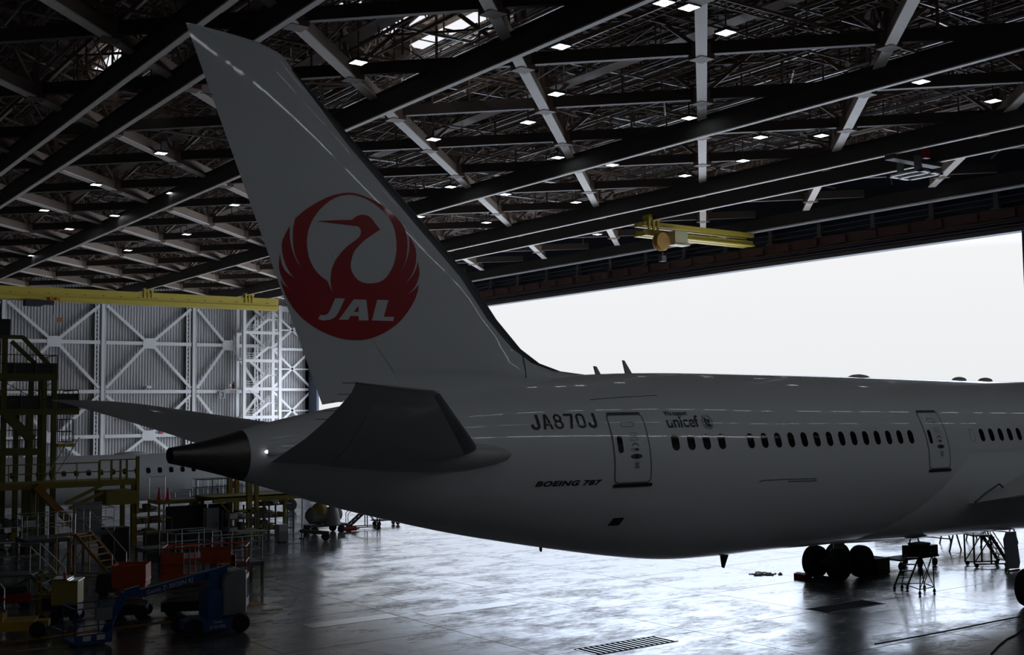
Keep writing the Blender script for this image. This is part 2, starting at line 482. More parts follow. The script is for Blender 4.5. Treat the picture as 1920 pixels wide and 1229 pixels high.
cs = [-.24+8.85*k for k in range(-9, 15)]
es = [56.9+8.45*k for k in range(-8, 15)]
def truss(c, fam):
    seg = clip(c, fam)
    if not seg: return
    p, q = Vector((*seg[0], 0)), Vector((*seg[1], 0))
    if (q-p).length < 6: return
    o = struct(bpy.data.objects.new('roof_truss', None)); COL.objects.link(o); o.location = ((p+q)/2).to_tuple()
    up = Vector((0, 0, 1))
    d = (q-p).normalized()
    zz = ZB if fam == 0 else ZB+.1
    b = MB()
    b.bar(p+up*(zz+.05), q+up*(zz+.05), .3 if fam == 0 else .34, .7 if fam == 0 else .62)
    b.build('bottom_chord', M['roofsteel'] if fam == 0 else M['chorddark'], o)
    if fam == 0:
        b = MB().bar(p+up*(zz-.33), q+up*(zz-.33), .55, .08)
        b.build('bottom_flange', M['litflange'], o)
    MB().bar(p+up*ZT, q+up*ZT, .35, .35).build('top_chord', M['roofsteel'], o)
    other = es if fam == 0 else cs
    b = MB(); g = MB()
    last = None
    for w in other:
        if fam == 0: X, Y = (w-c)/RT2, (w+c)/RT2
        else: X, Y = (c-w)/RT2, (c+w)/RT2
        if not (XR0 <= X <= XR1 and YR0 <= Y <= YR1): last = None; continue
        P = Vector((X, Y, zz))
        if fam == 0:
            b.bar(P, P+up*(ZT-zz), .3, .3)
            g.cbox((X, Y, zz), (.9, .9, .8))
        T = P+d*4.3; T.z = ZT
        b.bar(P, T, .2, .2)
        if last is not None:
            T2 = P-d*4.3; T2.z = ZT
            b.bar(P, T2, .2, .2)
            Q = (P+last)/2
            b.bar(Q, Q+up*(ZT-zz), .1, .1)
            for f in (.25, .75):
                R = last.lerp(P, f); b.bar(R, R+up*(1.75 if fam == 0 else 3.4), .07, .07)
            b.bar(last+up*1.75, P+up*1.75, .09, .12)
            b.bar(last+up*2.7, P+up*2.7, .05, .06)
            sd = d.cross(up)*random.choice((-1, 1))*random.uniform(1.5, 4)
            b.bar(Q+up*.3, Q+sd+up*random.uniform(1.5, 3.2), .07, .07)
            b.bar(last.lerp(P, .2)+up*1.75, last.lerp(P, .45)+up*.2, .06, .06)
            b.bar(last.lerp(P, .8)+up*1.75, last.lerp(P, .55)+up*.2, .06, .06)
        last = P
    b.build('web_member', M['roofsteel'], o)
    if g.v: g.build('gusset', M['roofsteel'], o)
for c in cs: truss(c, 0)
for e in es: truss(e, 1)
for i, X in enumerate((17.2, 20.0, 30.7, 49.1, 62.8, 67.5, 80.4)):
    o = struct(bpy.data.objects.new('runway_beam', None)); COL.objects.link(o); o.location = (X, 80, 23.34)
    wd = .3
    MB().bar((X, YR0, 23.97), (X, 164, 23.97), .16, 1.15).build('beam_web', M['runway'], o)
    MB().bar((X, YR0, 23.38), (X, 164, 23.38), wd, .07).build('bottom_flange', M['wsteel'] if i == 6 else M['litflange'], o)
    MB().bar((X, YR0, 24.56), (X, 164, 24.56), wd, .08).build('top_flange', M['runway'], o)
    MB().cbox((X, 164.2, 23.6), (.9, .5, .9)).build('end_stop', M['black'], o)
X = XR0
while X < 80:
    struct(MB().bar((X, YR0, 28.75), (X, YR1, 28.75), .1, .3).build('roof_purlin', M['roofsteel'])); X += 1.7
Y = YR0
while Y < YR1:
    struct(MB().bar((XR0, Y, 28.45), (XR1, Y, 28.45), .14, .35).build('roof_purlin', M['roofsteel'])); Y += 5.9
for Xc in np.arange(9, 80, 5.3):
    b = MB().bar((Xc, YR0, 27.0), (Xc, YR1, 27.0), .09, .09).bar((Xc, YR0, 28.2), (Xc, YR1, 28.2), .09, .09)
    y = YR0
    while y < YR1-2: b.bar((Xc, y, 27.0), (Xc, y+1, 28.2), .05, .05); b.bar((Xc, y+1, 28.2), (Xc, y+2, 27.0), .05, .05); y += 2
    struct(b.build('roof_joist', M['roofsteel']))
for Yc_ in np.arange(18, 168, 7.7):
    b = MB().bar((XR0, Yc_, 26.2), (XR1, Yc_, 26.2), .08, .1)
    x = XR0
    while x < XR1: b.bar((x, Yc_, 26.2), (x, Yc_, 28.6), .06, .06); x += 2.65
    struct(b.build('roof_joist', M['roofsteel'] if int(Yc_) % 2 else M['pipe']))
# conduits, cable ladders and walkways in the roof space
for k in range(170):
    z = random.uniform(25.4, 28.0)
    rr = random.choice((.035, .05, .06, .09))
    if random.random() < .55:
        Xc = random.uniform(12, 79); a = random.uniform(0, 60); bb = a+random.uniform(40, 110)
        p, q = (Xc, a, z), (Xc, min(bb, 166), z)
    else:
        Yc_ = random.uniform(10, 165); a = random.uniform(5, 40)
        p, q = (a, Yc_, z), (min(a+random.uniform(25, 60), 79), Yc_, z)
    struct(MB().tube(p, q, rr, 6).build('roof_conduit', M['pipe'] if random.random() < .45 else M['roofsteel']))
def ladder(p, q, w=.7):
    p = Vector(p); q = Vector(q); d = (q-p).normalized(); s = d.cross(Vector((0, 0, 1)))*(w/2)
    b = MB().bar(p-s, q-s, .06, .14).bar(p+s, q+s, .06, .14)
    L = (q-p).length; k = .4
    while k < L: b.bar(p+d*k-s, p+d*k+s, .06, .06); k += .45
    struct(b.build('cable_ladder', M['roofsteel']))
for Xc in (24, 36.5, 44, 55, 58.5, 73): ladder((Xc, 5, 25.7), (Xc, 160, 25.7))
for Yc_ in (22, 36, 52, 68, 90, 118, 146): ladder((10, Yc_, 25.5), (78, Yc_, 25.5))
def walkway(Xc, Y0, Y1, z=25.9):
    o = struct(bpy.data.objects.new('roof_walkway', None)); COL.objects.link(o); o.location = (Xc, (Y0+Y1)/2, z)
    MB().box((Xc-.5, Y0, z), (Xc+.5, Y1, z+.08)).build('walkway_deck', M['roofsteel'], o)
    b = MB()
    for s in (-.5, .5):
        for dz in (.55, 1.1): b.tube((Xc+s, Y0, z+dz), (Xc+s, Y1, z+dz), .03, 5)
        y = Y0
        while y < Y1: b.tube((Xc+s, y, z), (Xc+s, y, z+1.1), .03, 5); y += 2
    b.build('guard_rail', M['pipe'], o)
for a in ((27, 15, 150), (41, 15, 160), (53, 20, 160), (65, 25, 160), (76.5, 35, 160)): walkway(*a)
random.seed(11)
for k in range(900):
    # hangers between the deck and the lower layer
    X = random.uniform(8, 79); Y = random.uniform(8, 165); z = random.uniform(24.9, 27)
    if k % 3: struct(MB().bar((X, Y, z), (X, Y, 28.8), .07, .07).build('roof_hanger', M['roofsteel']))
    else:
        a = random.choice((0, math.pi/2, math.pi/4)); L = random.uniform(2, 5)
        struct(MB().bar((X, Y, z), (X+L*math.cos(a), Y+L*math.sin(a), random.uniform(z-.5, 28.4)), .09, .09).build('roof_hanger', M['pipe'] if k % 2 else M['roofsteel']))

# roof light slots
for k, (x, y, L) in enumerate(((762, 42, 5), (862, 52, 9), (905, 65, 4), (212, 120, 6), (640, 20, 3))):
    p = atZ(x, y, 28.3)
    struct(MB().cbox((p.x, p.y, 28.4), (1.0, L, .12)).build('window_%d' % (k+1), M['skylight'] if 'skylight' in M else M['lamp']))

# high-bay lamps
LAMPS = [(302, 288), (180, 347), (322, 363), (215, 405), (83, 395), (813, 262), (845, 351), (948, 365), (1043, 177), (1046, 296), (1148, 310),
         (1080, 380), (1284, 330), (1361, 62), (1052, 88), (1155, 10), (672, 118), (1426, 258), (1393, 302), (787, 407), (912, 418), (1292, 15),
         (1245, 6), (990, 230), (1292, 222), (1540, 255), (1727, 154), (1862, 190), (1120, 440), (240, 470), (130, 430), (440, 385), (60, 480), (350, 440)]
lamp0 = None
for x, y in LAMPS:
    p = atZ(x, y, 24.3)
    if p.x > 79: continue
    if lamp0 is None:
        o = lamp0 = thing('high_bay_lamp', 'lit square four-panel high-bay lamp hanging among the dark roof trusses', 'lamp', (p.x, p.y, 24.3), group='high-bay lamps under the hangar roof')
        b = MB()
        for sx in (-.18, .18):
            for sy in (-.18, .18): b.add([(sx-.15, sy-.15, 0), (sx-.15, sy+.15, 0), (sx+.15, sy+.15, 0), (sx+.15, sy-.15, 0)], [(0, 1, 2, 3)])
        b.build('lamp_panel', M['lamp'], o, world=False, recalc=False)
        MB().box((-.37, -.37, .01), (.37, .37, .14)).build('lamp_housing', M['dsteel'], o, world=False)
        MB().tube((0, 0, .14), (0, 0, 5.1), .04, 6).build('hanger_rod', M['dsteel'], o, world=False)
    else: dup(lamp0, (p.x, p.y, 24.3))
bat0 = None
tr0 = None  # unseen trough row, added to make the streaks on fin and fuselage
for Xr in np.arange(15.5, 62, 2.9):
    if tr0 is None:
        o = tr0 = thing('added_trough_lamp', 'broad lit trough lamp, added out of view to make the streaks on the airliner', 'lamp', (float(Xr), -4.0, 24.2), group='added trough lamps along the near roof edge')
        MB().add([(-1.42, -.42, 0), (-1.42, .42, 0), (1.42, .42, 0), (1.42, -.42, 0)], [(0, 1, 2, 3)]).build('lamp_diffuser', M['trough_glow'], o, world=False, recalc=False)
        MB().box((-1.44, -.46, .01), (1.44, .46, .12)).build('lamp_housing', M['dsteel'], o, world=False)
        MB().tube((0, 0, .12), (0, 0, 5.2), .03, 6).build('hanger_rod', M['dsteel'], o, world=False)
    else: dup(tr0, (float(Xr), -4.0, 24.2))
for Yr in (10.0, 18.5):  # unseen batten rows, added to light the airliner's near side
    for k, Xr in enumerate(np.arange(-6, 76, 2.9)):
        if bat0 is None:
            o = bat0 = thing('added_batten_lamp', 'long added batten lamp in an unseen roof row lighting the near side of the airliner', 'lamp', (Xr, Yr, 24.3), group='added batten lamps above the near side')
            MB().add([(-1.0, -.12, 0), (-1.0, .12, 0), (1.0, .12, 0), (1.0, -.12, 0)], [(0, 1, 2, 3)]).build('lamp_tube', M['lamp'], o, world=False, recalc=False)
            MB().box((-1.05, -.15, .01), (1.05, .15, .12)).build('lamp_housing', M['dsteel'], o, world=False)
            MB().tube((-.8, 0, .12), (-.8, 0, 5.1), .03, 6).tube((.8, 0, .12), (.8, 0, 5.1), .03, 6).build('hanger_rod', M['dsteel'], o, world=False)
        else: dup(bat0, (float(Xr), Yr, 24.3))

# ------------------------------------------------------------------ yellow overhead cranes
def crane(name, label, Y, X0, X1, X_h, zt, hoistX, big):
    t = thing('overhead_crane', label, 'crane', ((X0+X1)/2, Y, zt))
    for dy in ((-.0, 1.3) if big else (0, .9)):
        b = MB().box((X0, Y+dy-.22, zt-(.75 if big else .42)), (X1, Y+dy+.22, zt-.05))
        b.build('girder', M['yellow'], t)
        b = MB().box((X0, Y+dy-.3, zt-1.25), (X1, Y+dy+.3, zt-1.12)).box((X0, Y+dy-.06, zt-1.12), (X1, Y+dy+.06, zt-.75)).box((X0, Y+dy-.26, zt-1.6 if big else zt-1.12), (X1, Y+dy+.26, zt-1.25 if big else zt-1.1))
        b.build('lower_rail', M['yellow'], t)
    n = MB()
    x = X0+1
    while x < X1: n.box((x, Y-.33, zt-.8), (x+.25, Y-.22, zt-.72)); x += 2.2
    n.build('stiffener_row', M['dsteel'], t)
    for xh in X_h:
        b = MB()
        for dx in (-.5, 0, .5): b.box((xh+dx-.1, Y-.4, zt-.8), (xh+dx+.1, Y-.24, zt+.3))
        for dx in (-.45, .45): b.tube((xh+dx, Y-.5, zt+.32), (xh+dx, Y+.3, zt+.32), .25, 12)
        b.build('end_carriage', M['yellow'], t)
    return t
tl = crane('a', 'long yellow overhead crane girder hung across the top of the white far wall', 148.6, 27.0, 67.2, (49.2, 62.9), 23.05, 37, True)
b = MB().box((34.2, 148, 20.7), (36.2, 149.3, 21.45)).box((36.2, 148.2, 20.9), (37.6, 149.1, 21.4)); b.build('hoist_body', M['black'], tl)
MB().tube((38.3, 148.6, 21.5), (38.3, 148.6, 19.3), .06).tube((37.6, 148.6, 21.4), (37.6, 148.6, 19.8), .06).build('hoist_rope', M['dsteel'], tl)
MB().box((38.1, 148.4, 18.9), (38.6, 148.8, 19.4)).build('hook_block', M['orange'], tl)
for dx in (37.2, 38.0): MB().cbox((dx, 148.1, 21.6), (.45, .3, .3)).build('warning_lamp', M['orange'], tl)
tr = crane('b', 'short yellow overhead crane with a round cable drum, hung beside the open doorway', 73.4, 66.6, 80.0, (67.5, ), 23.3, 68, False)
MB().lathe((68.1, 72.5, 21.55), (0, 1, 0), [(0, .3), (0, .75), (.1, .8), (.12, .45), (.5, .45), (.52, .8), (.62, .75), (.62, .3)], 28).build('cable_drum', M['yellow2'], tr)
MB().cbox((69.9, 72.6, 22.0), (1.5, .8, 1.05)).box((69.0, 72.1, 21.3), (70.8, 73.1, 21.4)).build('control_cabinet', M['cream'], tr)
MB().tube((68.2, 72.8, 21.1), (68.2, 72.8, 20.2), .05).cbox((68.2, 72.8, 20.1), (.5, .4, .5)).build('hook_block', M['dsteel'], tr)

struct(MB().tube((80.12, YR0, 23.42), (80.12, 164, 23.42), .10, 10).build('trim_13', M['wsteel']))
# telescopic access platform hanging from the runway beams near the doorway
hp = thing('hanging_platform', 'grey telescopic access platform with a white frame hanging from the roof runway beams', 'platform', (65.2, 47.5, 21.0))
pm = atX(1715, 330, 65.2); zb = pm.z
for dx, dy in ((-.5, .7), (-.5, -.6), (.6, .1)):
    MB().box((65.2+dx-.16, pm.y+dy-.16, zb+.1), (65.2+dx+.16, pm.y+dy+.16, 23.4)).build('mast', M['wallgrey'], hp)
MB().box((62.6, pm.y-.35, 23.05), (67.7, pm.y+.35, 23.34)).build('carriage', M['dsteel'], hp)
b = MB()
for (x0, x1, y0_, y1_) in ((-1.2, 1.2, -1.3, -1.0), (-1.2, 1.2, 1.0, 1.3), (-1.2, -.9, -1.3, 1.3), (.9, 1.2, -1.3, 1.3), (-.15, .15, -1.3, 1.3)): b.box((65.2+x0, pm.y+y0_, zb), (65.2+x1, pm.y+y1_, zb+.1))
b.build('platform_frame', M['wsteel'], hp)
MB().box((65.0, pm.y-1.0, zb+1.0), (65.5, pm.y-.7, zb+1.6)).build('control_box', M['signred'], hp)
MB().path([(65.2, pm.y-.85, zb+1.6), (65.0, pm.y-1.0, zb+2.0), (65.3, pm.y-.9, 23.4)], .05, 6).build('cable', M['black'], hp)
# ------------------------------------------------------------------ the wide-body airliner
YC = 28.3
XS = [9.95, 10.6, 12.4, 14, 16, 18, 20, 22, 24, 26, 28, 30, 33, 36, 40, 45, 52, 60, 66, 70, 72.5, 74.2]
ZT_ = [6.526, 6.629, 7.077, 7.40, 7.72, 8.0, 8.215, 8.365, 8.462, 8.503, 8.504, 8.489, 8.469, 8.440, 8.389, 8.327, 8.26, 8.18, 8.0, 7.3, 6.3, 4.7]
ZB_ = [6.136, 5.98, 5.451, 4.94, 4.385, 3.888, 3.471, 3.09, 2.745, 2.49, 2.415, 2.415, 2.382, 2.362, 2.315, 2.24, 2.15, 2.1, 2.35, 2.8, 3.3, 4.4]
HX = [9.95, 10.6, 12.4, 14, 16, 18, 20, 22, 24.5, 27, 30, 60, 66, 70, 72.5, 74.2]
HV = [.26, .42, .80, 1.12, 1.5, 1.83, 2.13, 2.38, 2.62, 2.80, 2.885, 2.885, 2.75, 2.2, 1.4, .1]
fzt, fzb, fhw = smooth_table(XS, ZT_), smooth_table(XS, ZB_), smooth_table(HX, HV)

def fus_y(X, z, eps=.0):
    zc = (fzt(X)+fzb(X))/2; h = (fzt(X)-fzb(X))/2
    s = max(-1, min(1, (z-zc)/h))
    return YC - fhw(X)*math.sqrt(max(0, 1-s*s)) - eps
def fus_hit(px, py):
    Y = 25.4
    for _ in range(12):
        p = atY(px, py, Y); Y = .5*Y+.5*fus_y(p.x, p.z)
    return p.x, p.z
def fus_ring(X, n=112, grow=0.0):
    zc = (fzt(X)+fzb(X))/2; h = (fzt(X)-fzb(X))/2+grow; w = fhw(X)+grow
    return [(X, YC+w*math.cos(2*math.pi*i/n), zc+h*math.sin(2*math.pi*i/n)) for i in range(n)]

plane = thing('airliner', 'large white wide-body airliner with a red crane roundel on its tall tail fin', 'airplane', (41.0, YC, 0))
CONE_X = 11.78
xs = list(np.arange(CONE_X, 30, .3))+list(np.arange(30, 62, .8))+list(np.arange(62, 74.3, .35))
MB().rings([fus_ring(x) for x in xs], cap0=False).build('fuselage', M['paint'], plane, angle=60)
xs = list(np.linspace(9.95, CONE_X, 12))
b = MB().rings([fus_ring(x) for x in xs], cap0=False, cap1=False)
b.rings([fus_ring(9.95), [(p[0]+.5, YC+(p[1]-YC)*.85, 6.33+(p[2]-6.33)*.85) for p in fus_ring(9.95)]], cap0=False, cap1=True)
b.build('exhaust_cone', M['cone_metal'], plane, angle=60)

def inside(x, y, loops):
    c = False
    for L in loops:
        n = len(L); j = n-1
        for i in range(n):
            if (L[i][1] > y) != (L[j][1] > y) and x < (L[j][0]-L[i][0])*(y-L[i][1])/(L[j][1]-L[i][1])+L[i][0]: c = not c
            j = i
    return c
def patch(name, loops, fn, mt, parent, grid=.25):
    """flat outline (even-odd loops in u, v) draped on a surface by fn"""
    vs, ed = [], []
    mx = min(grid, .12)
    fine = []
    for L in loops:
        F = []
        for i in range(len(L)):
            p, q = L[i], L[(i+1) % len(L)]; k = max(1, int(math.hypot(q[0]-p[0], q[1]-p[1])/mx))
            F += [(p[0]+(q[0]-p[0])*j/k, p[1]+(q[1]-p[1])*j/k) for j in range(k)]
        fine.append(F)
    loops = fine
    for L in loops:
        n0 = len(vs); n = len(L)
        vs += [Vector(p) for p in L]; ed += [(n0+i, n0+(i+1) % n) for i in range(n)]
    us = [p[0] for p in vs]; ws = [p[1] for p in vs]
    u = min(us)+grid*.5
    while u < max(us):
        w = min(ws)+grid*.5
        while w < max(ws):
            if inside(u, w, loops): vs.append(Vector((u, w)))
            w += grid
        u += grid
    ov, oe, of, *_ = geometry.delaunay_2d_cdt(vs, ed, [], 0, 1e-5)
    fs = []
    for f in of:
        cx = sum(ov[i][0] for i in f)/len(f); cy = sum(ov[i][1] for i in f)/len(f)
        if inside(cx, cy, loops): fs.append(tuple(f))
    b = MB(); b.add([fn(p[0], p[1]) for p in ov], fs, True)
    me_o = b.build(name, mt, parent, angle=80)
    return me_o
def on_fus(eps): return lambda X, z: (X, fus_y(X, z, eps), z)
def rrect(cx, cz, w, h, r, n=5, lean=0.0):
    out = []
    for sx, sz, a0 in ((1, 1, 0), (-1, 1, 90), (-1, -1, 180), (1, -1, 270)):
        for i in range(n+1):
            a = math.radians(a0+90*i/n)
            x = cx+sx*(w/2-r)+r*math.cos(a); z = cz+sz*(h/2-r)+r*math.sin(a)
            out.append((x+lean*(z-cz), z))
    return out

# cabin windows
for u in (0, 1, 2, 3, 5, 6, 7, 8, 9, 10, 11, 12, 13, 14, 15, 16, 17, 18, 25, 26, 27, 28, 29, 30, 31, 32, 33):
    X = 24.507+.612*u; z = 6.318-.0043*u
    fr = patch('cabin_window', [rrect(X, z, .29, .475, .14, 6)], on_fus(.006), M['glass'], plane, .12)
X = 24.507+.612*24
patch('window_plug', [rrect(X, 6.21, .29, .475, .14, 6), rrect(X, 6.21, .265, .45, .128, 6)], on_fus(.006), M['seam'], plane, .3)

# cabin doors
def door(cx, cz, w, h, lab):
    d = patch('cabin_door', [rrect(cx, cz, w-.09, h-.09, .13)], on_fus(.008), M['paint'], plane, .12)
    off = wl(d)
    patch('door_seal', [rrect(cx, cz, w, h, .17), rrect(cx, cz, w-.09, h-.09, .13)], on_fus(.01), M['seam2'], d, .4)
    patch('top_gutter', [rrect(cx, cz+h/2-.02, w-.12, .09, .03)], on_fus(.014), M['seam'], d, .2)
    patch('door_sill', [rrect(cx, cz-h/2-.05, w+.04, .10, .02)], on_fus(.03), M['black'], d, .2)
    patch('door_window', [rrect(cx-w*.30, cz+.12, .19, .50, .095)], on_fus(.014), M['glass'], d, .1)
    patch('vent_outline', [rrect(cx+.0, cz+h*.335, .46, .14, .055), rrect(cx, cz+h*.335, .435, .115, .045)], on_fus(.014), M['ink'], d, .4)
    L = [rrect(cx+w*.1, cz+.40, .28, .09, .02), rrect(cx+w*.1, cz+.40, .26, .07, .015), rrect(cx+w*.1, cz+.27, .28, .09, .02), rrect(cx+w*.1, cz+.27, .26, .07, .015),
         rrect(cx+w*.1, cz-.50, .17, .22, .03), rrect(cx+w*.1, cz-.50, .15, .20, .02), rrect(cx+w*.1, cz-.46, .09, .05, .01), rrect(cx+w*.1, cz-.54, .09, .05, .01),
         rrect(cx+w*.02, cz-.04, .13, .08, .03), rrect(cx+w*.02, cz-.04, .11, .06, .02), rrect(cx+w*.13, cz-.04, .13, .08, .03)]
    patch('door_placard', L, on_fus(.014), M['seam'], d, .4)
    arc = [(cx+w*.1+.14*math.cos(a), cz+.0+.15*math.sin(a)) for a in np.linspace(math.radians(25), math.radians(155), 9)]
    arc += [(cx+w*.1+.115*math.cos(a), cz+.0+.125*math.sin(a)) for a in np.linspace(math.radians(155), math.radians(25), 9)]
    patch('handle_arrow', [arc], on_fus(.014), M['ink'], d, .4)
    hd = [(cx+w*.1+.21*math.cos(a)*(1 if abs(math.cos(a)) > .5 else .9), cz-.24+.075*math.sin(a)) for a in np.linspace(0, 2*math.pi, 24, endpoint=False)]
    patch('handle_recess', [hd], on_fus(.013), M['seam'], d, .1)
    patch('door_handle', [rrect(cx+w*.1, cz-.24, .13, .11, .05)], on_fus(.02), M['black'], d, .1)
    return d
def door_px(l, r, top, bot):
    a = fus_hit(l[0], l[1]); c = fus_hit(r[0], r[1]); zt = fus_hit(*top)[1]; zb = fus_hit(*bot)[1]
    return door((a[0]+c[0])/2, (zt+zb)/2, c[0]-a[0], zt-zb, None)
door_px((1148, 830), (1217, 828), (1170, 775), (1190, 907))
door_px((1738, 830), (1777, 825), (1737, 771), (1760, 880))

# lettering
def lettering(name, text, quad, mt, bold=0.0, shear=0.0, lift=.011, surf=None, parent=plane, font_space=1.0):
    """quad: lower-left, lower-right, upper-left in surface (X, z)"""
    cu = bpy.data.curves.new(name, 'FONT'); cu.body = text; cu.offset = bold; cu.shear = shear; cu.resolution_u = 4; cu.space_character = font_space
    to = bpy.data.objects.new(name, cu); COL.objects.link(to)
    dg = bpy.context.evaluated_depsgraph_get()
    me = to.evaluated_get(dg).to_mesh()
    vs = [tuple(v.co) for v in me.vertices]; fs = [tuple(p.vertices) for p in me.polygons]
    bpy.data.objects.remove(to)
    x0 = min(v[0] for v in vs); x1 = max(v[0] for v in vs); y0 = min(v[1] for v in vs); y1 = max(v[1] for v in vs)
    (ax, az), (bx, bz), (cx, cz) = quad
    out = []
    for v in vs:
        s = (v[0]-x0)/(x1-x0); t = (v[1]-y0)/(y1-y0)
        X = ax+(bx-ax)*s+(cx-ax)*t; z = az+(bz-az)*s+(cz-az)*t
        out.append((surf or on_fus(lift))(X, z))
    bm = MB().add(out, fs)
    bpy.data.curves.remove(cu)
    return bm.build(name, mt, parent, recalc=False)
def q3(ll, lr, ul_px, straight=True):
    a = fus_hit(*ll); c = fus_hit(*lr); d = fus_hit(*ul_px)
    return (a, c, (a[0], d[1]) if straight else d)

# registration, traced as block letters: each glyph a list of loops on a 10 x 16 cell
def stroke(pts, w):
    """closed outline of a polyline of width w (2D, mitred)"""
    n = len(pts); L, R = [], []
    for i in range(n):
        p = Vector(pts[i])
        a = (p-Vector(pts[i-1])).normalized() if i else None
        c = (Vector(pts[i+1])-p).normalized() if i < n-1 else None
        d = ((a or c)+(c or a)).normalized(); nrm = Vector((-d.y, d.x))
        k = 1/max(.5, nrm.dot(Vector((-(a or c).y, (a or c).x))))
        L.append(tuple(p+nrm*(w/2*k))); R.append(tuple(p-nrm*(w/2*k)))
    return L+R[::-1]
def arcp(cx, cy, rx, ry, a0, a1, n=8): return [(cx+rx*math.cos(math.radians(a0+(a1-a0)*i/n)), cy+ry*math.sin(math.radians(a0+(a1-a0)*i/n))) for i in range(n+1)]
def loop_pair(cx, cy, rx, ry, ht, w):
    o = arcp(cx, cy+ht-ry, rx, ry, 0, 180)+arcp(cx, cy-ht+ry, rx, ry, 180, 360)
    i = arcp(cx, cy+ht-ry, rx-w, ry-w, 0, 180)+arcp(cx, cy-ht+ry, rx-w, ry-w, 180, 360)
    return [o, i]
SW = 2.9
GL = {'J': [stroke([(8.2, 16), (8.2, 4.6)]+arcp(4.9, 4.4, 3.3, 3.3, -15, -165)+[(1.5, 5.6)], SW)],
      'A': [[(0, 0), (2.6, 0), (3.3, 4), (7.2, 4), (8.0, 0), (10.4, 0), (6.7, 16), (3.6, 16)], [(3.8, 6.2), (6.7, 6.2), (5.25, 13)]],
      '8': loop_pair(5, 11.8, 4.2, 4.0, 4.2, 2.0)[:1] and [arcp(5, 11.6, 4.3, 4.4, -40, 220, 14)+arcp(5, 4.6, 4.9, 4.6, 140, 400, 16), arcp(5, 11.7, 2.2, 2.5, 0, 345, 14), arcp(5, 4.7, 2.7, 2.7, 0, 345, 14)],
      '7': [[(.3, 16), (10, 16), (10, 14), (6.2, 0), (3.7, 0), (7.3, 13.7), (.3, 13.7)]],
      '0': loop_pair(5, 8, 4.7, 4.2, 8, 2.2)}
a, c, d = fus_hit(997.5, 806.5), fus_hit(1122.5, 802), fus_hit(1003, 778)
ht = d[1]-a[1]
reg = []
for i, ch in enumerate('JA870J'):
    x0 = a[0]+(c[0]-a[0])*(i*12.2)/(5*12.2+10.2); sx = (c[0]-a[0])/(5*12.2+10.2)
    for L in GL[ch]: reg.append([(x0+u*sx, a[1]+(c[1]-a[1])*((x0-a[0])/(c[0]-a[0]))+v/16*ht) for u, v in L])
patch('registration_letters', reg, on_fus(.012), M['ink'], plane, .3)
a, c, d = fus_hit(1002.5, 914), fus_hit(1124, 910), fus_hit(1009, 903.3)
lettering('maker_lettering', 'BOEING 787', (a, c, d), M['ink'], bold=.05, font_space=1.08)
lettering('slogan_lettering', 'We support', q3((1247, 782.5), (1290, 781.5), (1247, 771)), M['ink'], bold=.02)
lettering('slogan_lettering', 'unicef', q3((1253, 803), (1313, 801), (1253, 780.5)), M['ink'], bold=.02)
# slogan emblem: globe and figures inside a laurel ring
gx, gz = fus_hit(1325.5, 791.5)
R0 = .20
L = [arcp(gx, gz, R0*.86, R0*.86, 0, 350, 30), arcp(gx, gz, R0*.82, R0*.82, 0, 350, 30)]
for k in (-.5, 0, .5): L.append([(gx-R0*.8*math.sqrt(1-k*k), gz+k*R0*.8-.004), (gx+R0*.8*math.sqrt(1-k*k), gz+k*R0*.8-.004), (gx+R0*.8*math.sqrt(1-k*k), gz+k*R0*.8+.004), (gx-R0*.8*math.sqrt(1-k*k), gz+k*R0*.8+.004)])
patch('slogan_emblem', L, on_fus(.011), M['ink'], plane, .5)
L = [arcp(gx-.06, gz+.075, .05, .06, 0, 345, 12), arcp(gx+.05, gz+.0, .068, .075, 0, 345, 12), [(gx-.10, gz-.13), (gx+.11, gz-.15), (gx+.12, gz-.08), (gx+.03, gz-.068), (gx-.02, gz-.09)], [(gx-.11, gz+.03), (gx-.07, gz+.012), (gx-.01, gz-.07), (gx-.08, gz-.10)]]
patch('slogan_emblem', L, on_fus(.013), M['ink'], plane, .5)
L = []
for k in range(22):
    aa = math.radians(-250+320*k/21+0); r1, r2 = R0*.95, R0*1.16
    if -235 < math.degrees(aa) % 360-360 < -125 and False: continue
    L.append([(gx+r1*math.cos(aa), gz+r1*math.sin(aa)), (gx+r2*math.cos(aa+.10), gz+r2*math.sin(aa+.10)), (gx+r2*math.cos(aa+.20), gz+r2*math.sin(aa+.20)), (gx+r1*math.cos(aa+.13), gz+r1*math.sin(aa+.13))])
patch('slogan_emblem', L, on_fus(.012), M['ink'], plane, .5)

# ------------------------------------------------------------------ fin
LEZ = [6.8, 8.30, 8.424, 8.515, 8.75, 9.173, 10.025, 11.212, 16.496, 16.825, 16.919, 17.078, 17.147, 17.253]
LEX = [24.6, 23.9, 23.08, 22.13, 21.316, 20.622, 19.755, 18.82, 13.228, 12.935, 12.767, 12.238, 11.719, 10.5]
def fLE(z): return interp(z, LEZ, LEX)
def fTE(z): return 14.09+(z-7.513)*(10.265-14.09)/(17.253-7.513)
def fC(z): return max(.3, min(fLE(z), 18.82+(11.212-z)*1.0583)-fTE(z))
def naca(u): return 5*(.2969*math.sqrt(u)-.126*u-.3516*u*u+.2843*u**3-.1036*u**4)
def fin_t(X, z):
    L = fLE(z); T = fTE(z)
    u = min(1, max(0, (L-X)/max(.01, L-T)))
    return .098*fC(z)*naca(u)
def fin_y(X, z, eps=0.0): return YC-fin_t(X, z)-eps
FZ = [6.9, 7.6, 8.0, 8.2, 8.3, 8.36, 8.424, 8.47, 8.515, 8.6, 8.75, 8.95, 9.173, 9.5, 10.025, 10.6, 11.212]+list(np.linspace(11.8, 16.4, 14))+[16.496, 16.66, 16.825, 16.919, 17.0, 17.078, 17.147, 17.2, 17.253]
HINGE = .70
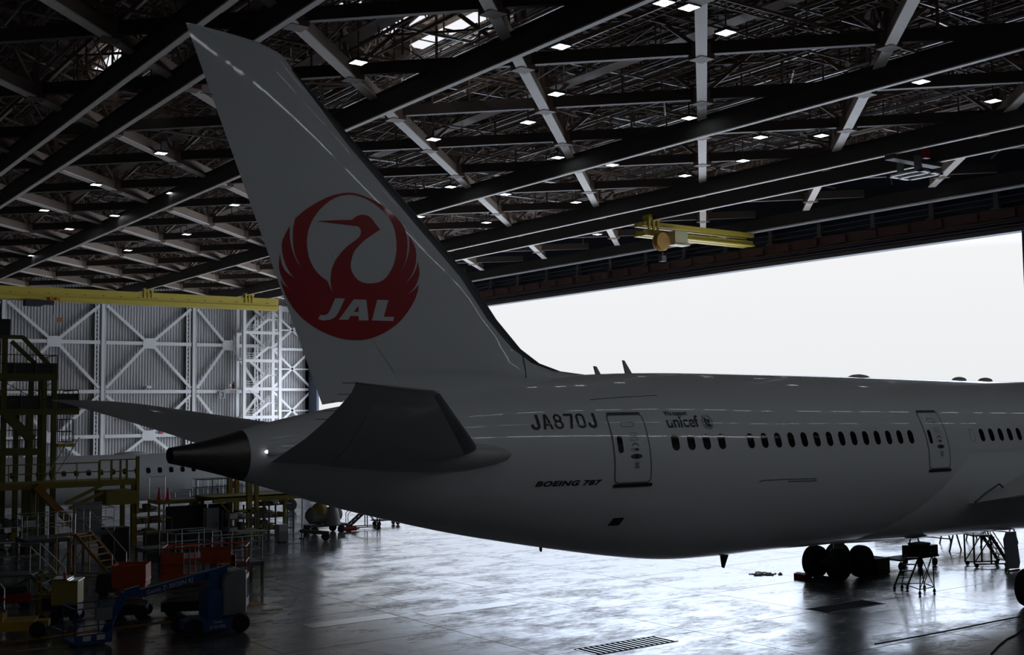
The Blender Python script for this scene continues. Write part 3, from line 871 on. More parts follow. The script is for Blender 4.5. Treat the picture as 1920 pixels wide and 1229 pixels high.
def us(u0_, u1_, n): return [u0_+(u1_-u0_)*(i/n)**2 for i in range(n+1)] if u0_ == 0 else [u0_+(u1_-u0_)*i/n for i in range(n+1)]
def fin_ring(z, U, slant=0.0, grow=0.0):
    L, T = fLE(z), fTE(z); out = []
    for u in reversed(U):
        X = L-(L-T)*u; zz = z+slant*(X-T); out.append((X, YC-fin_t(X, z)-grow, zz))
    for u in U[1 if U[0] == 0 else 0:]:
        X = L-(L-T)*u; zz = z+slant*(X-T); out.append((X, YC+fin_t(X, z)+grow, zz))
    return out
def u_of(z, X): return (fLE(z)-X)/max(.01, fLE(z)-fTE(z))
def hinge_u(z): return min(.98, u_of(z, fTE(z)+.30*fC(z)))
rs = []
for z in FZ:
    hu = hinge_u(z); rs.append(fin_ring(z, us(0, hu, 22)))
MB().rings(rs).build('tail_fin', M['paint'], plane, angle=50)
rs = []
for z in [7.55, 8, 8.5, 9, 10]+list(np.linspace(11, 16.4, 10))+[16.6, 16.9, 17.08, 17.2, 17.253]:
    hu = hinge_u(z); sl = .15*max(0, min(1, (11-z)/3.4))
    rs.append(fin_ring(z, us(hu+.0006, 1, 8), sl))
rudder = MB().rings(rs).build('rudder', M['paint'], plane, angle=50)
b = MB()
for z in (15.5, 14.0, 16.6, 17.1):
    T = fTE(z); b.tube((T+.05, YC, z), (T-.3, YC, z), .008, 5)
b.build('static_wick', M['black'], plane)
rs = [fin_ring(z, us(0, min(.98, u_of(z, min(fLE(z), 18.82+(11.212-z)*1.0583)-(.34+.02*fC(z))*min(1, .25+(16.55-z)/2.5)) if z > 9.2 else u_of(z, fLE(z)-.45)), 10), grow=.006) for z in FZ if 8.36 < z < 16.5]
MB().rings(rs).build('leading_edge', M['bare_metal'], plane, angle=50)

# crane roundel and airline letters on the fin
def em(pts):
    out = []
    for x, y in pts:
        p = atY(480+x/3.4146, 320+y/3.4146, 27.95); out.append((p.x, p.z))
    return out
def smooth_loop(pts, sharp=35):
    """Catmull-Rom subdivision of a closed loop that keeps sharp corners"""
    n = len(pts); out = []
    P = [Vector(p) for p in pts]
    cor = []
    for i in range(n):
        a = P[i]-P[i-1]; c = P[(i+1) % n]-P[i]
        cor.append(a.length < 1e-6 or c.length < 1e-6 or a.angle(c) > math.radians(sharp))
    for i in range(n):
        p0, p1, p2, p3 = P[i-1], P[i], P[(i+1) % n], P[(i+2) % n]
        m1 = (p2-p1) if cor[i] else (p2-p0)/2
        m2 = (p2-p1) if cor[(i+1) % n] else (p3-p1)/2
        for k in range(3):
            t = k/3
            out.append(tuple((2*t**3-3*t*t+1)*p1+(t**3-2*t*t+t)*m1+(-2*t**3+3*t*t)*p2+(t**3-t*t)*m2))
    return out
OUT = [(610,137),(500,155),(400,203),(330,250),(275,300),(263,370),(264,450),(278,530),(300,580),(322,617),(290,575),(260,500),(245,425),(243,347),(215,400),(197,455),(203,530),(225,600),(255,655),(285,688),(225,640),(195,580),(186,520),(181,570),(184,630),(205,690),(235,735),(265,757),(215,725),(192,685),(205,740),(230,800),(270,870),(330,940),(400,995),(480,1040),(560,1070),(640,1083),(720,1080),(800,1055),(870,1015),(930,965),(980,900),(1020,830),(1040,770),(1045,730),(1020,760),(982,790),(1025,740),(1048,680),(1051,640),(1043,578),(1030,630),(1000,680),(962,722),(1000,670),(1025,610),(1033,550),(1030,500),(1012,455),(990,410),(990,490),(975,560),(955,610),(930,655),(960,590),(975,520),(978,450),(965,370),(920,305),(860,248),(790,200),(700,158)]
HOLE = [(600,150),(520,170),(450,220),(400,280),(365,350),(350,430),(355,510),(375,580),(410,640),(450,680),(478,702),(490,730),(512,777),(500,720),(500,660),(510,610),(540,550),(590,490),(640,450),(670,425),(683,395),(680,370),(665,355),(640,350),(405,318),(500,314),(628,312),(640,300),(665,285),(695,280),(730,288),(755,310),(780,345),(805,375),(760,405),(710,440),(670,480),(640,520),(625,570),(622,620),(640,665),(670,700),(710,718),(755,720),(800,712),(840,685),(870,640),(895,580),(908,500),(905,430),(895,370),(870,310),(830,260),(770,210),(720,180),(660,158)]
LET = [[(527,815),(588,816),(550,905),(530,935),(500,952),(455,957),(425,947),(437,922),(470,922),(488,910),(500,885)],
       [(552,952),(642,822),(720,826),(735,958),(675,958),(673,930),(625,928),(608,953)], [(672,862),(672,904),(643,902)],
       [(787,826),(856,829),(828,935),(893,937),(886,963),(755,958)]]
roundel = patch('crane_roundel', [smooth_loop(em(OUT)), smooth_loop(em(HOLE))], lambda X, z: (X, fin_y(X, z, .008), z), M['red'], plane, .3)
patch('airline_letters', [em(L) for L in LET], lambda X, z: (X, fin_y(X, z, .014), z), M['paint'], roundel, .3)
# panel seams at the fin root
p1, p2, p3 = fus_hit(936, 713.5), fus_hit(975, 709.5), None
b = MB()
q = [atY(975, y, 28.2) for y in (709, 690, 668)]
b.path([(p.x, fin_y(p.x, p.z, .01), p.z) for p in q], .018, 5)
q = [fus_hit(x, 713.8-(x-936)*.105) for x in (936, 950, 962, 975)]
b.path([(x, fus_y(x, z, .004), z) for x, z in q], .022, 5)
b.build('fin_root_seam', M['seam'], plane)

# ------------------------------------------------------------------ tailplanes
KZ, Y0_, Z0_ = .185, 26.5, 6.3
def stab_pt(px, py):
    r = ray(px, py); s = (Z0_+Y0_*KZ-EYE)/(r.z+KZ*r.y); return CAMP+r*s
te = [stab_pt(*q) for q in ((668.6, 716), (658.7, 737), (644.5, 753.6), (623.7, 776.6), (580, 818), (545, 842))]
le = [stab_pt(*q) for q in ((820.6, 733), (827, 740.5), (903.8, 853))]
teY, teX = zip(*sorted((p.y, p.x) for p in te)); leY, leX = zip(*sorted((p.y, p.x) for p in le))
def ext(y, ys, xs):
    if y <= ys[0]: i = 0
    elif y >= ys[-1]: i = len(ys)-2
    else: return interp(y, ys, xs)
    return xs[i]+(y-ys[i])*(xs[i+1]-xs[i])/(ys[i+1]-ys[i])
def stab(side):
    def at(X, y, dz): return (X, y if side < 0 else 2*YC-y, Z0_+(Y0_-y)*KZ+dz)
    yt = min(teY[0], leY[0])
    def ring(y, u0_, u1_, n=12, grow=0.0):
        L = ext(y, leY, leX); T = ext(y, teY, teX)
        if y < leY[0]: L = leX[0]-(leY[0]-y)*3.0
        c = L-T; out = []
        U = us(u0_, u1_, n)
        tk = .10 if y > 19.2 else .07
        for u in reversed(U): out.append(at(L-c*u, y, c*tk*naca(u)*1.0+grow))
        for u in U[1 if u0_ == 0 else 0:]: out.append(at(L-c*u, y, -c*tk*naca(u)*1.0-grow))
        return out
    ys = [27.9, 27, 26, 25, 24, 22.5, 21, 20, 19.4, 19.0, 18.75, 18.6]
    ys = [y for y in ys if y > yt+.02]+[yt+.02]
    s = MB().rings([ring(y, 0, .74) for y in ys]).build('tailplane', M['grey_paint'], plane, angle=50)
    MB().rings([ring(y, .743, 1, 6) for y in ys]).build('elevator', M['grey_paint'], s, angle=50)
    MB().rings([ring(y, 0, .07, 8, .006) for y in ys if 18.9 < y < 26.6]).build('leading_edge', M['bare_metal'], s, angle=50)
    b = MB()
    for y in (ys[-1]+.1, 19.1, 19.8, 20.7, 21.6):
        T = ext(y, teY, teX); p = Vector(at(T, y, 0)); b.tube(p+Vector((.05, 0, 0)), p-Vector((.26, 0, 0)), .006, 5)
    b.build('static_wick', M['black'], s)
    # rounded fairing in front of the root
    rr = []
    for X, r1, r2 in ((13.0, .05, .05), (13.8, .22, .18), (15.2, .42, .34), (16.6, .5, .42), (17.6, .46, .36), (18.3, .36, .27), (18.7, .22, .17), (18.92, .06, .05)):
        yc = fus_y(X, 6.12)+.10
        if side > 0: yc = 2*YC-yc
        rr.append([(X, yc+r1*math.cos(a), 6.12+r2*math.sin(a)) for a in np.linspace(0, 2*math.pi, 24, endpoint=False)])
    MB().rings(rr).build('root_fairing', M['grey_paint'], s, angle=60)
    return s
stab(-1); stab(1)
# small fittings
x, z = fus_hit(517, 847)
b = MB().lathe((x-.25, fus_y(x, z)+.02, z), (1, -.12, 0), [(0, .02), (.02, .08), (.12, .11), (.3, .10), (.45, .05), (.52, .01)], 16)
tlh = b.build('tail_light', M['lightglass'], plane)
MB().lathe((x-.30, fus_y(x, z)-.02, z), (1, -.12, 0), [(0, .02), (.01, .035), (.06, .05), (.07, .02)], 14).build('lens', M['lensglint'], tlh)
def blade(px0, px1, top, lean):
    a = atY(px0[0], px0[1]+3, YC); c = atY(px1[0], px1[1]+3, YC); t1 = atY(*top, YC); t2 = atY(top[0]+lean, top[1]+.6, YC)
    b = MB().prism([(a.x, a.z), (c.x, c.z), (t2.x, t2.z), (t1.x, t1.z)], lambda u, v, w: (u, YC-.03+w, v), .06)
    b.build('blade_antenna', M['grey_paint'], plane)
blade((1117.5, 701.5), (1126.5, 701), (1113, 687), 4.5)
blade((1173, 700), (1185, 699.5), (1167, 676), 3)
for px, py, w, h in ((1610, 705, 34, 3.2), (1798, 709.6, 19, 2.6), (1847, 711, 19, 2.8)):
    p = atY(px, py, YC); L = w/28/2
    rr = [[(p.x+L*u, YC+.28*math.sqrt(1-u*u)*math.cos(a), p.z-.10+(.16)*math.sqrt(1-u*u)*math.sin(a)) for a in np.linspace(0, math.pi, 9)] for u in (-.99, -.85, -.5, 0, .5, .85, .99)]
    MB().rings(rr, closed=False).build('dome_antenna', M['grey_paint'], plane)
p = atY(1356, 1050, YC)
zb0 = fzb(30.5)
a = [atY(*q, YC) for q in ((1350, 1036), (1366, 1038), (1357, 1066), (1354, 1064))]
b = MB().prism([(q.x, q.z) for q in a], lambda u, v, w: (u, YC-.03+w, v), .06); b.build('blade_antenna', M['black'], plane)
a = [atY(*q, YC) for q in ((1011, 1022), (1016, 1023), (1015, 1035), (1013, 1035))]
b = MB().prism([(q.x, q.z) for q in a], lambda u, v, w: (u, YC-.03+w, v), .06); b.build('drain_mast', M['black'], plane)
vx, vz = fus_hit(1154, 980)
patch('outflow_valve', [[(vx-.22, vz-.10), (vx+.16, vz-.10), (vx+.24, vz+.13), (vx-.14, vz+.13)]], on_fus(.01), M['black'], plane, .2)
a = [fus_hit(x, y) for x, y in ((1424, 905), (1428, 901.5), (1478, 899), (1528, 898), (1531, 901), (1527, 902), (1478, 903))]
b = MB().path([(x, fus_y(x, z, .004), z) for x, z in a], .012, 5); b.build('panel_seam', M['seam'], plane)
a = [fus_hit(x, y) for x, y in ((1106, 750), (1170, 745), (1232, 742))]
b = MB().path([(x, fus_y(x, z, .002), z) for x, z in a], .012, 5); b.build('panel_seam', M['seam'], plane)

# belly fairing
def fair_pt(X, a):
    w = fhw(X); zc = (fzt(X)+fzb(X))/2; h = (fzt(X)-fzb(X))/2
    side = abs(math.cos(a))
    Xb = 34.0+4.6*(1-max(0, -math.sin(a)))**.8
    g = .34*(1-math.exp(-max(0, X-Xb)/2.2))*min(1, max(0, (62-X)/5)) + (-.04 if X < Xb else 0.0)
    g2 = g*(1-.65*max(0, -math.sin(a))**3)
    return (X, YC+(w+g)*math.cos(a), zc+(h+g2)*math.sin(a))
rr = [[fair_pt(X, a) for a in np.linspace(math.radians(4), math.radians(-184), 72)] for X in list(np.arange(33.0, 46, .25))+list(np.arange(46, 62.5, .75))]
MB().rings(rr, closed=False).build('belly_fairing', M['paint'], plane, angle=70)

# wings
def wing(side):
    def at(X, y, z): return (X, y if side < 0 else 2*YC-y, z)
    rs = []
    for y, L, T, z, th, dr in ((26.6, 53.0, 39.0, 3.5, 1.3, 2.2), (25.3, 52.4, 39.0, 3.74, 1.3, 2.2), (22.0, 49.4, 38.9, 4.43, 1.05, 1.9), (18.5, 46.6, 38.6, 5.1, .85, 1.2), (8, 39.0, 35.0, 6.4, .42, .1), (0, 33.6, 31.2, 7.3, .22, 0), (-1.6, 31.2, 30.2, 7.5, .08, 0)):
        c = L-T; U = us(0, 1, 18); out = []
        for u in reversed(U): out.append(at(L-c*u, y, z+th*(naca(u)*1.05+dr*min(.25, 1-u)*min(1, u*4))))
        for u in U[1:]: out.append(at(L-c*u, y, z-th*(naca(u)*.8-dr*.5*min(.25, 1-u)*min(1, u*4))))
        rs.append(out)
    return MB().rings(rs).build('wing', M['grey_paint'], plane, angle=50)
wing(-1); wing(1)

a = [atY(x, y, 24.93) for x, y in ((1829, 942), (1850, 924), (1874, 908), (1882, 916), (1920, 905))]
MB().path(a, .035, 6).build('wing_root_seam', M['seam'], plane)
# main landing gear
def gear(Y, ydir):
    g = bpy.data.objects.new('main_gear', None); COL.objects.link(g); g.parent = plane; g.location = (0, Y-YC, 0)
    for dx in (-.73, .73):
        for dy in (-.62, .62):
            prof = [(-.255, .28), (-.255, .50), (-.24, .60), (-.19, .665), (-.1, .688), (.1, .688), (.19, .665), (.24, .60), (.255, .50), (.255, .28), (.16, .22), (-.16, .22)]
            w = MB().lathe((41.0+dx, Y+dy, .688), (0, 1, 0), prof, 36).build('wheel', M['rubber'], g)
            MB().lathe((41.0+dx, Y+dy, .688), (0, 1, 0), [(-.2, 0), (-.2, .27), (.2, .27), (.2, 0)], 20).build('hub', M['gear'], w)
    MB().bar((40.2, Y, .72), (41.8, Y, .72), .22, .28).tube((40.27, Y-.6, .69), (40.27, Y+.6, .69), .09).tube((41.73, Y-.6, .69), (41.73, Y+.6, .69), .09).build('truck_beam', M['gear'], g)
    MB().tube((41.0, Y, .7), (41.0, Y, 3.6), .19, 16).tube((41.0, Y, 1.7), (41.0, Y, 3.6), .26, 16).tube((41.25, Y, 1.2), (42.1, Y, 3.0), .07).tube((40.7, Y+.1, .9), (40.75, Y+.1, 2.6), .045).build('strut', M['gear'], g)
    return g
gear(YC-4.9, -1); gp = gear(YC+4.9, 1)
# ------------------------------------------------------------------ second airliner in front of the far wall
jet = thing('regional_jet', 'smaller white twin-jet parked across the hangar in front of the far wall', 'airplane', (25, 81.6, 0))
def jr(X, n=64):
    k = interp(X, [-6, -2, 4, 11, 30, 36, 40, 41.5], [.05, .35, .75, 1, 1, .92, .55, .05])
    zc = 3.0+interp(X, [-6, 4, 11, 30, 41.5], [.9, .35, 0, 0, -.5])
    return [(X, 81.6+1.55*k*math.cos(2*math.pi*i/n), zc+1.63*k*math.sin(2*math.pi*i/n)) for i in range(n)]
MB().rings([jr(x) for x in list(np.arange(-6, 12, 1))+list(np.arange(12, 30, 3))+list(np.arange(30, 41.6, .5))]).build('fuselage', M['jetpaint'], jet, angle=60)
def jy(z): return 81.6-1.55*math.sqrt(max(0, 1-((z-3.0)/1.63)**2))
X = 12.3
while X < 31:
    pts = rrect(X, 3.52, .30, .38, .11, 4)
    patch('cabin_window', [pts], lambda u, v: (u, jy(v)-.01, v), M['glass'], jet, .2)
    X += .80 if not 17.5 < X < 18.2 else 1.6
patch('cabin_door', [rrect(20.1, 3.35, .85, 1.5, .2), rrect(20.1, 3.35, .78, 1.43, .17)], lambda u, v: (u, jy(v)-.012, v), M['seam2'], jet, .5)
p = atY(247, 854, 81.6)
rr = [[(p.x+1.3*u, 81.6+.42*math.sqrt(1-u*u)*math.cos(a), 4.58+.24*math.sqrt(1-u*u)*math.sin(a)) for a in np.linspace(0, math.pi, 11)] for u in (-.99, -.85, -.5, 0, .5, .85, .99)]
MB().rings(rr, closed=False).build('dome_antenna', M['jetpaint'], jet)
for s in (-1, 1):
    rs = []
    for yo, L, T, z in ((.9, 35.5, 29.2, 2.1), (4, 34.0, 29.6, 2.3), (12, 30.5, 28.6, 3.0)):
        c = L-T; U = us(0, 1, 10)
        rs.append([(L-c*u, 81.6+s*yo, z+c*.11*naca(u)*.6) for u in reversed(U)]+[(L-c*u, 81.6+s*yo, z-c*.11*naca(u)*.4) for u in U[1:]])
    MB().rings(rs).build('wing', M['jetpaint'], jet, angle=50)
for (xx, yo) in ((31.6, 2.6), (31.6, -2.6), (38, 0)):
    MB().lathe((xx, 81.6+yo-.15, .45), (0, 1, 0), [(0, .2), (0, .4), (.05, .45), (.25, .45), (.3, .4), (.3, .2)], 20).tube((xx, 81.6+yo, .45), (xx, 81.6+yo*.6, 2.3), .09).build('landing_gear', M['rubber'], jet)

# ------------------------------------------------------------------ details on the far wall
sg = thing('wall_sign', 'grey square sign with the number 3 on the far wall beside the stair tower', 'sign', (67.2, 168.4, 9.8))
MB().cbox((67.2, 168.4, 10.2), (1.0, .06, 1.15)).build('sign_board', M['wallgrey2'], sg)
cu = bpy.data.curves.new('digit', 'FONT'); cu.body = '3'; cu.size = 1.1; cu.align_x = 'CENTER'; cu.offset = .02
to = bpy.data.objects.new('digit', cu); COL.objects.link(to)
me = to.evaluated_get(bpy.context.evaluated_depsgraph_get()).to_mesh()
b = MB(); b.add([(67.2+v.co.x, 168.36, 9.82+v.co.y) for v in me.vertices], [tuple(q.vertices) for q in me.polygons]); bpy.data.objects.remove(to)
b.build('sign_digit', M['ink'], sg, recalc=False)
MB().bar((67.2, 168.4, 10.2), (67.2, 169.9, 10.2), .1).build('bracket', M['dsteel'], sg)
fl = thing('floodlight', 'small white floodlight standing on the middle rail of the far wall', 'light', (56.0, 168.7, 10.95))
MB().cbox((56.1, 168.6, 11.35), (.7, .4, .35)).build('lamp_body', M['wsteel'], fl)
MB().box((55.95, 168.6, 10.95), (56.05, 168.75, 11.2)).cbox((55.5, 168.7, 11.2), (.3, .3, .5)).build('mount', M['dsteel'], fl)
sn = thing('notice_board', 'small red and white notice on the lowest wall rail above the twin-jet', 'sign', (58.2, 168.7, 4.6))
MB().cbox((58.0, 168.75, 4.85), (.5, .05, .6)).build('red_panel', M['signred'], sn)
MB().cbox((58.8, 168.75, 4.8), (.9, .05, .5)).build('white_panel', M['wsteel'], sn)
MB().box((57.95, 168.78, 4.58), (58.05, 168.9, 4.7)).box((58.75, 168.78, 4.58), (58.85, 168.9, 4.7)).build('bracket', M['dsteel'], sn)
# worker crouching on the walkway at the stair tower
wk = thing('person', 'person in red cap and dark red jacket crouching on the walkway by the stair tower', 'person', (68.55, 168.0, 11.05))
def skin(name, pts, edges, rad, mt, parent, sub=2):
    me = bpy.data.meshes.new(name); me.from_pydata(pts, edges, []); me.materials.append(mt)
    o = bpy.data.objects.new(name, me); COL.objects.link(o); o.parent = parent
    s = o.modifiers.new('skin', 'SKIN'); 
    for v, r in zip(me.skin_vertices[0].data, rad): v.radius = (r, r)
    me.skin_vertices[0].data[0].use_root = True
    m = o.modifiers.new('sub', 'SUBSURF'); m.levels = sub; m.render_levels = sub
    return o
P = [(0, 0, .32), (.10, 0, .52), (.20, 0, .75), (.26, 0, .88), (.32, 0, 1.0), (.36, 0, 1.08), (.05, .1, .3), (.38, .14, .46), (.16, .14, .06), (.34, .14, .04), (.05, -.1, .3), (.40, -.14, .44), (.16, -.14, .06), (.34, -.14, .04), (.2, .2, .74), (.3, .26, .52), (.48, .2, .42), (.2, -.2, .74), (.3, -.26, .52), (.48, -.2, .42)]
Ed = [(0, 1), (1, 2), (2, 3), (3, 4), (4, 5), (0, 6), (6, 7), (7, 8), (8, 9), (0, 10), (10, 11), (11, 12), (12, 13), (2, 14), (14, 15), (15, 16), (2, 17), (17, 18), (18, 19)]
Rd = [.15, .15, .17, .07, .10, .09, .11, .08, .06, .05, .11, .08, .06, .05, .08, .06, .045, .08, .06, .045]
skin('body', P, Ed, Rd, M['jacket'], wk)
MB().lathe((.33, 0, 1.05), (.15, 0, 1), [(-.02, .135), (.06, .13), (.11, .08), (.13, .01)], 16).box((.36, -.07, 1.04), (.56, .07, 1.07)).build('cap', M['capred'], wk, world=False)
MB().cbox((-.25, 0, .55), (.3, .3, .4)).build('shoulder_bag', M['wsteel'], wk, world=False)
struct(MB().box((67.4, 167.6, 10.95), (69.4, 168.9, 11.05)).build('trim_11', M['wsteel']))

# ------------------------------------------------------------------ generic builders for the floor equipment
def rails(b, pts, z, h, r=.022, mid=True, posts=True):
    for i in range(len(pts)-1):
        p, q = pts[i], pts[i+1]
        b.tube((*p, z+h), (*q, z+h), r, 6)
        if mid: b.tube((*p, z+h*.5), (*q, z+h*.5), r, 6)
        L = math.hypot(q[0]-p[0], q[1]-p[1]); n = max(1, round(L/1.1))
        for k in range(n+1): b.tube((p[0]+(q[0]-p[0])*k/n, p[1]+(q[1]-p[1])*k/n, z), (p[0]+(q[0]-p[0])*k/n, p[1]+(q[1]-p[1])*k/n, z+h), r, 6)
    return b
def wheel(b, c, r, w, axis=(0, 1, 0)):
    d = Vector(axis).normalized()
    return b.lathe(Vector(c)-d*(w/2), d, [(0, r*.4), (0, r*.85), (w*.15, r), (w*.85, r), (w, r*.85), (w, r*.4)], 20)
def four_legs(t, name, X0, X1, Y0, Y1, z, w, m):
    for X in (X0, X1):
        for Y in (Y0, Y1): MB().box((X-w/2, Y-w/2, 0), (X+w/2, Y+w/2, z)).build(name, m, t)
def place(root, x, y, rz):
    root.location = (x, y, 0); root.rotation_euler = (0, 0, rz); return root

# blue articulated boom lift
bl = thing('boom_lift', 'blue articulated boom lift with a grey turret cover, nearest machine on the floor', 'boom lift', (0, 0, 0))
b = MB().box((-.95, -.45, .2), (.95, .45, .5)).box((-.55, -.62, .17), (.55, .62, .52))
ch = b.build('chassis', M['blue'], bl, world=False)
for x in (-.82, .82):
    for y in (-.58, .58): wheel(MB(), (x, y, .31), .31, .24).build('wheel', M['rubber'], bl, world=False)
b = MB().prism([(.25, .56), (1.1, .56), (1.1, 2.0), (1.0, 2.08), (.55, 2.02), (.25, 1.75)], lambda u, v, w: (u, -.48+w, v), .96)
tc_ = b.build('turret_cover', M['turret'], bl, world=False)
bv = tc_.modifiers.new('edge', 'BEVEL'); bv.width = .11; bv.segments = 4
for pg in tc_.data.polygons: pg.use_smooth = True
MB().box((-.25, -.4, .52), (.25, .4, 1.5)).box((-.18, -.25, 1.5), (.2, .25, 2.0)).build('mast', M['blue'], bl, world=False)
bm_ = MB().bar((.55, 0, 2.06), (-2.35, .3, 1.5), .24, .26).build('boom', M['blue'], bl, world=False)
MB().bar((-2.3, .3, 1.62), (-2.75, .45, 1.5), .2, .3).bar((-2.75, .45, 1.55), (-3.05, .6, .9), .18, .24).bar((-3.05, .6, .95), (-3.25, .75, .3), .18, .24).build('jib', M['blue'], bl, world=False)
bk = MB()
rails(bk, [(-4.4, .2), (-3.25, .2), (-3.25, 1.5), (-4.4, 1.5), (-4.4, .2)], .12, 1.1)
bk.box((-4.4, .2, .08), (-3.25, 1.5, .16)).box((-4.4, .18, .16), (-3.25, .22, .4))
bsk = bk.build('basket', M['blue'], bl, world=False)
MB().cbox((-3.5, .25, 1.0), (.5, .2, .4)).build('control_box', M['turret'], bsk, world=False)
for x in (-4.05, -3.6): MB().box((x-.13, .165, .2), (x+.13, .18, .36)).build('white_label', M['wsteel'], bsk, world=False)
RZB = math.atan2(.37, 1.58)
def flat_text(name, text, origin, ux, uy, size, mt, parent, bold=.01, shear=0.0):
    cu = bpy.data.curves.new(name, 'FONT'); cu.body = text; cu.size = size; cu.offset = bold*size; cu.shear = shear; cu.resolution_u = 3
    to = bpy.data.objects.new(name, cu); COL.objects.link(to)
    me = to.evaluated_get(bpy.context.evaluated_depsgraph_get()).to_mesh()
    o = Vector(origin); ux = Vector(ux).normalized(); uy = Vector(uy).normalized()
    b = MB(); b.add([o+ux*v.co.x+uy*v.co.y for v in me.vertices], [tuple(q.vertices) for q in me.polygons])
    bpy.data.objects.remove(to); bpy.data.curves.remove(cu)
    return b.build(name, mt, parent, world=False, recalc=False)
dv = Vector((.55+2.35, -.3, .56)).normalized()
flat_text('boom_lettering', 'Genie Z-30/20N RJ', Vector((-2.15, .146, 1.46)), dv, (-.18, 0, 1), .2, M['wsteel'], bm_, shear=.15)
flat_text('chassis_lettering', 'Genie', (-.18, -.63, .40), (1, 0, 0), (0, 0, 1), .14, M['wsteel'], ch)
flat_text('chassis_lettering', 'Z-30/20N', (-.3, -.63, .24), (1, 0, 0), (0, 0, 1), .14, M['wsteel'], ch)
place(bl, 14.95, 38.4, RZB-.2)

# orange scissor lifts
def scissor(label, L, Wd, zdeck, hr, panels, x, y, rz, arms=4):
    t = thing('scissor_lift', label, 'scissor lift', (0, 0, 0))
    MB().box((-L/2, -Wd/2, .18), (L/2, Wd/2, .5)).build('base', M['black'], t, world=False)
    for sx in (-.38, .38):
        for sy in (-.42, .42): wheel(MB(), (sx*L, sy*Wd, .25), .25, .2).build('wheel', M['rubber'], t, world=False)
    b = MB(); z = .52; dz = (zdeck-.62)/arms
    for k in range(arms):
        for sy in (-.36*Wd, .36*Wd):
            b.bar((-L*.44, sy, z), (L*.44, sy, z+dz), .07, .12); b.bar((L*.44, sy*.9, z), (-L*.44, sy*.9, z+dz), .07, .12)
        z += dz
    b.build('scissor_arms', M['armgrey'], t, world=False)
    MB().box((-L/2, -Wd/2, zdeck-.15), (L/2, Wd/2, zdeck+.02)).box((-L/2, -Wd/2-.02, zdeck), (L/2, -Wd/2, zdeck+.18)).build('platform', M['orange2'], t, world=False)
    b = MB(); rails(b, [(-L/2, -Wd/2), (L/2, -Wd/2), (L/2, Wd/2), (-L/2, Wd/2), (-L/2, -Wd/2)], zdeck, hr, .028)
    b.build('guard_rail', M['orange2'], t, world=False)
    for (x0, x1, z0, z1) in panels: MB().box((x0, -Wd/2+.03, z0), (x1, -Wd/2+.06, z1)).build('side_panel', M['orange2'], t, world=False)
    return place(t, x, y, rz)
s1 = scissor('long orange-red scissor lift with folded arms behind the blue boom lift', 3.0, 1.4, 1.35, 1.1, [(-1.5, -.7, 1.45, 2.3), (-.1, 1.0, 1.9, 2.45)], 16.3, 42.35, -.5)
MB().box((.95, -.62, 1.4), (1.12, -.5, 1.75)).cbox((1.05, -.56, 1.95), (.18, .16, .42)).build('control_post', M['black'], s1, world=False)
s2 = scissor('compact orange scissor lift with an open basket, left of the blue boom lift', 1.15, 1.05, 1.3, .1, [(-.57, .57, 1.3, 1.95)], 13.75, 43.0, -.5, 3)
b = MB()
for y in (-.52, .52): b.box((-.57, y-.02, 1.3), (.57, y+.02, 1.95))
for x in (-.57, .57): b.box((x-.02, -.52, 1.3), (x+.02, .52, 1.95))
b.build('basket', M['orange2'], s2, world=False)
MB().box((-.35, -.56, .75), (.5, -.5, 1.15)).build('front_panel', M['orange2'], s2, world=False)

# ground equipment on the left
gu = thing('ground_power_unit', 'boxy mustard-yellow ground power unit with a shiny lid and orange beacon', 'power unit', (0, 0, 0))
MB().prism([(-.45, .62), (.45, .62), (.45, 1.42), (-.1, 1.52), (-.45, 1.5)], lambda u, v, w: (u, -.45+w, v), .9).build('housing', M['mustard'], gu, world=False)
MB().box((-.48, -.48, 1.5), (.1, .48, 1.54)).box((.1, -.48, 1.44), (.48, .48, 1.48)).build('lid', M['shiny'], gu, world=False)
MB().box((-.45, -.42, .2), (.45, .42, .62)).build('base', M['black'], gu, world=False)
for x in (-.35, .35):
    for y in (-.4, .4): wheel(MB(), (x, y, .18), .18, .12).build('wheel', M['rubber'], gu, world=False)
MB().tube((-.1, 0, 1.54), (-.1, 0, 1.72), .06, 12).build('beacon', M['orange'], gu, world=False)
place(gu, 11.75, 43.9, -.5)
tt = thing('tow_tractor', 'low yellow tow tractor cut off by the lower left of the picture', 'tractor', (0, 0, 0))
MB().box((-1.3, -.6, .25), (.9, .6, .55)).box((-1.3, -.55, .55), (-.1, .55, .8)).box((.9, -.3, .3), (1.3, .3, .5)).build('body', M['crane_yellow2'], tt, world=False)
MB().box((-.6, -.35, .8), (-.2, .35, .92)).box((-1.0, -.35, .8), (-.85, .35, 1.25)).build('seat', M['black'], tt, world=False)
MB().tube((-.1, 0, .8), (-.25, 0, 1.15), .025).lathe((-.25, 0, 1.15), (-.4, 0, 1), [(0, .17), (.02, .19), (.04, .17)], 16).build('steering_wheel', M['black'], tt, world=False)
for x in (-.9, 1.0):
    for y in (-.6, .6): wheel(MB(), (x, y, .27), .27, .2).build('wheel', M['rubber'], tt, world=False)
MB().tube((-1.25, -.5, .8), (-1.25, -.5, 1.5), .03).build('marker_post', M['orange'], tt, world=False)
place(tt, 9.35, 42.1, -.35)

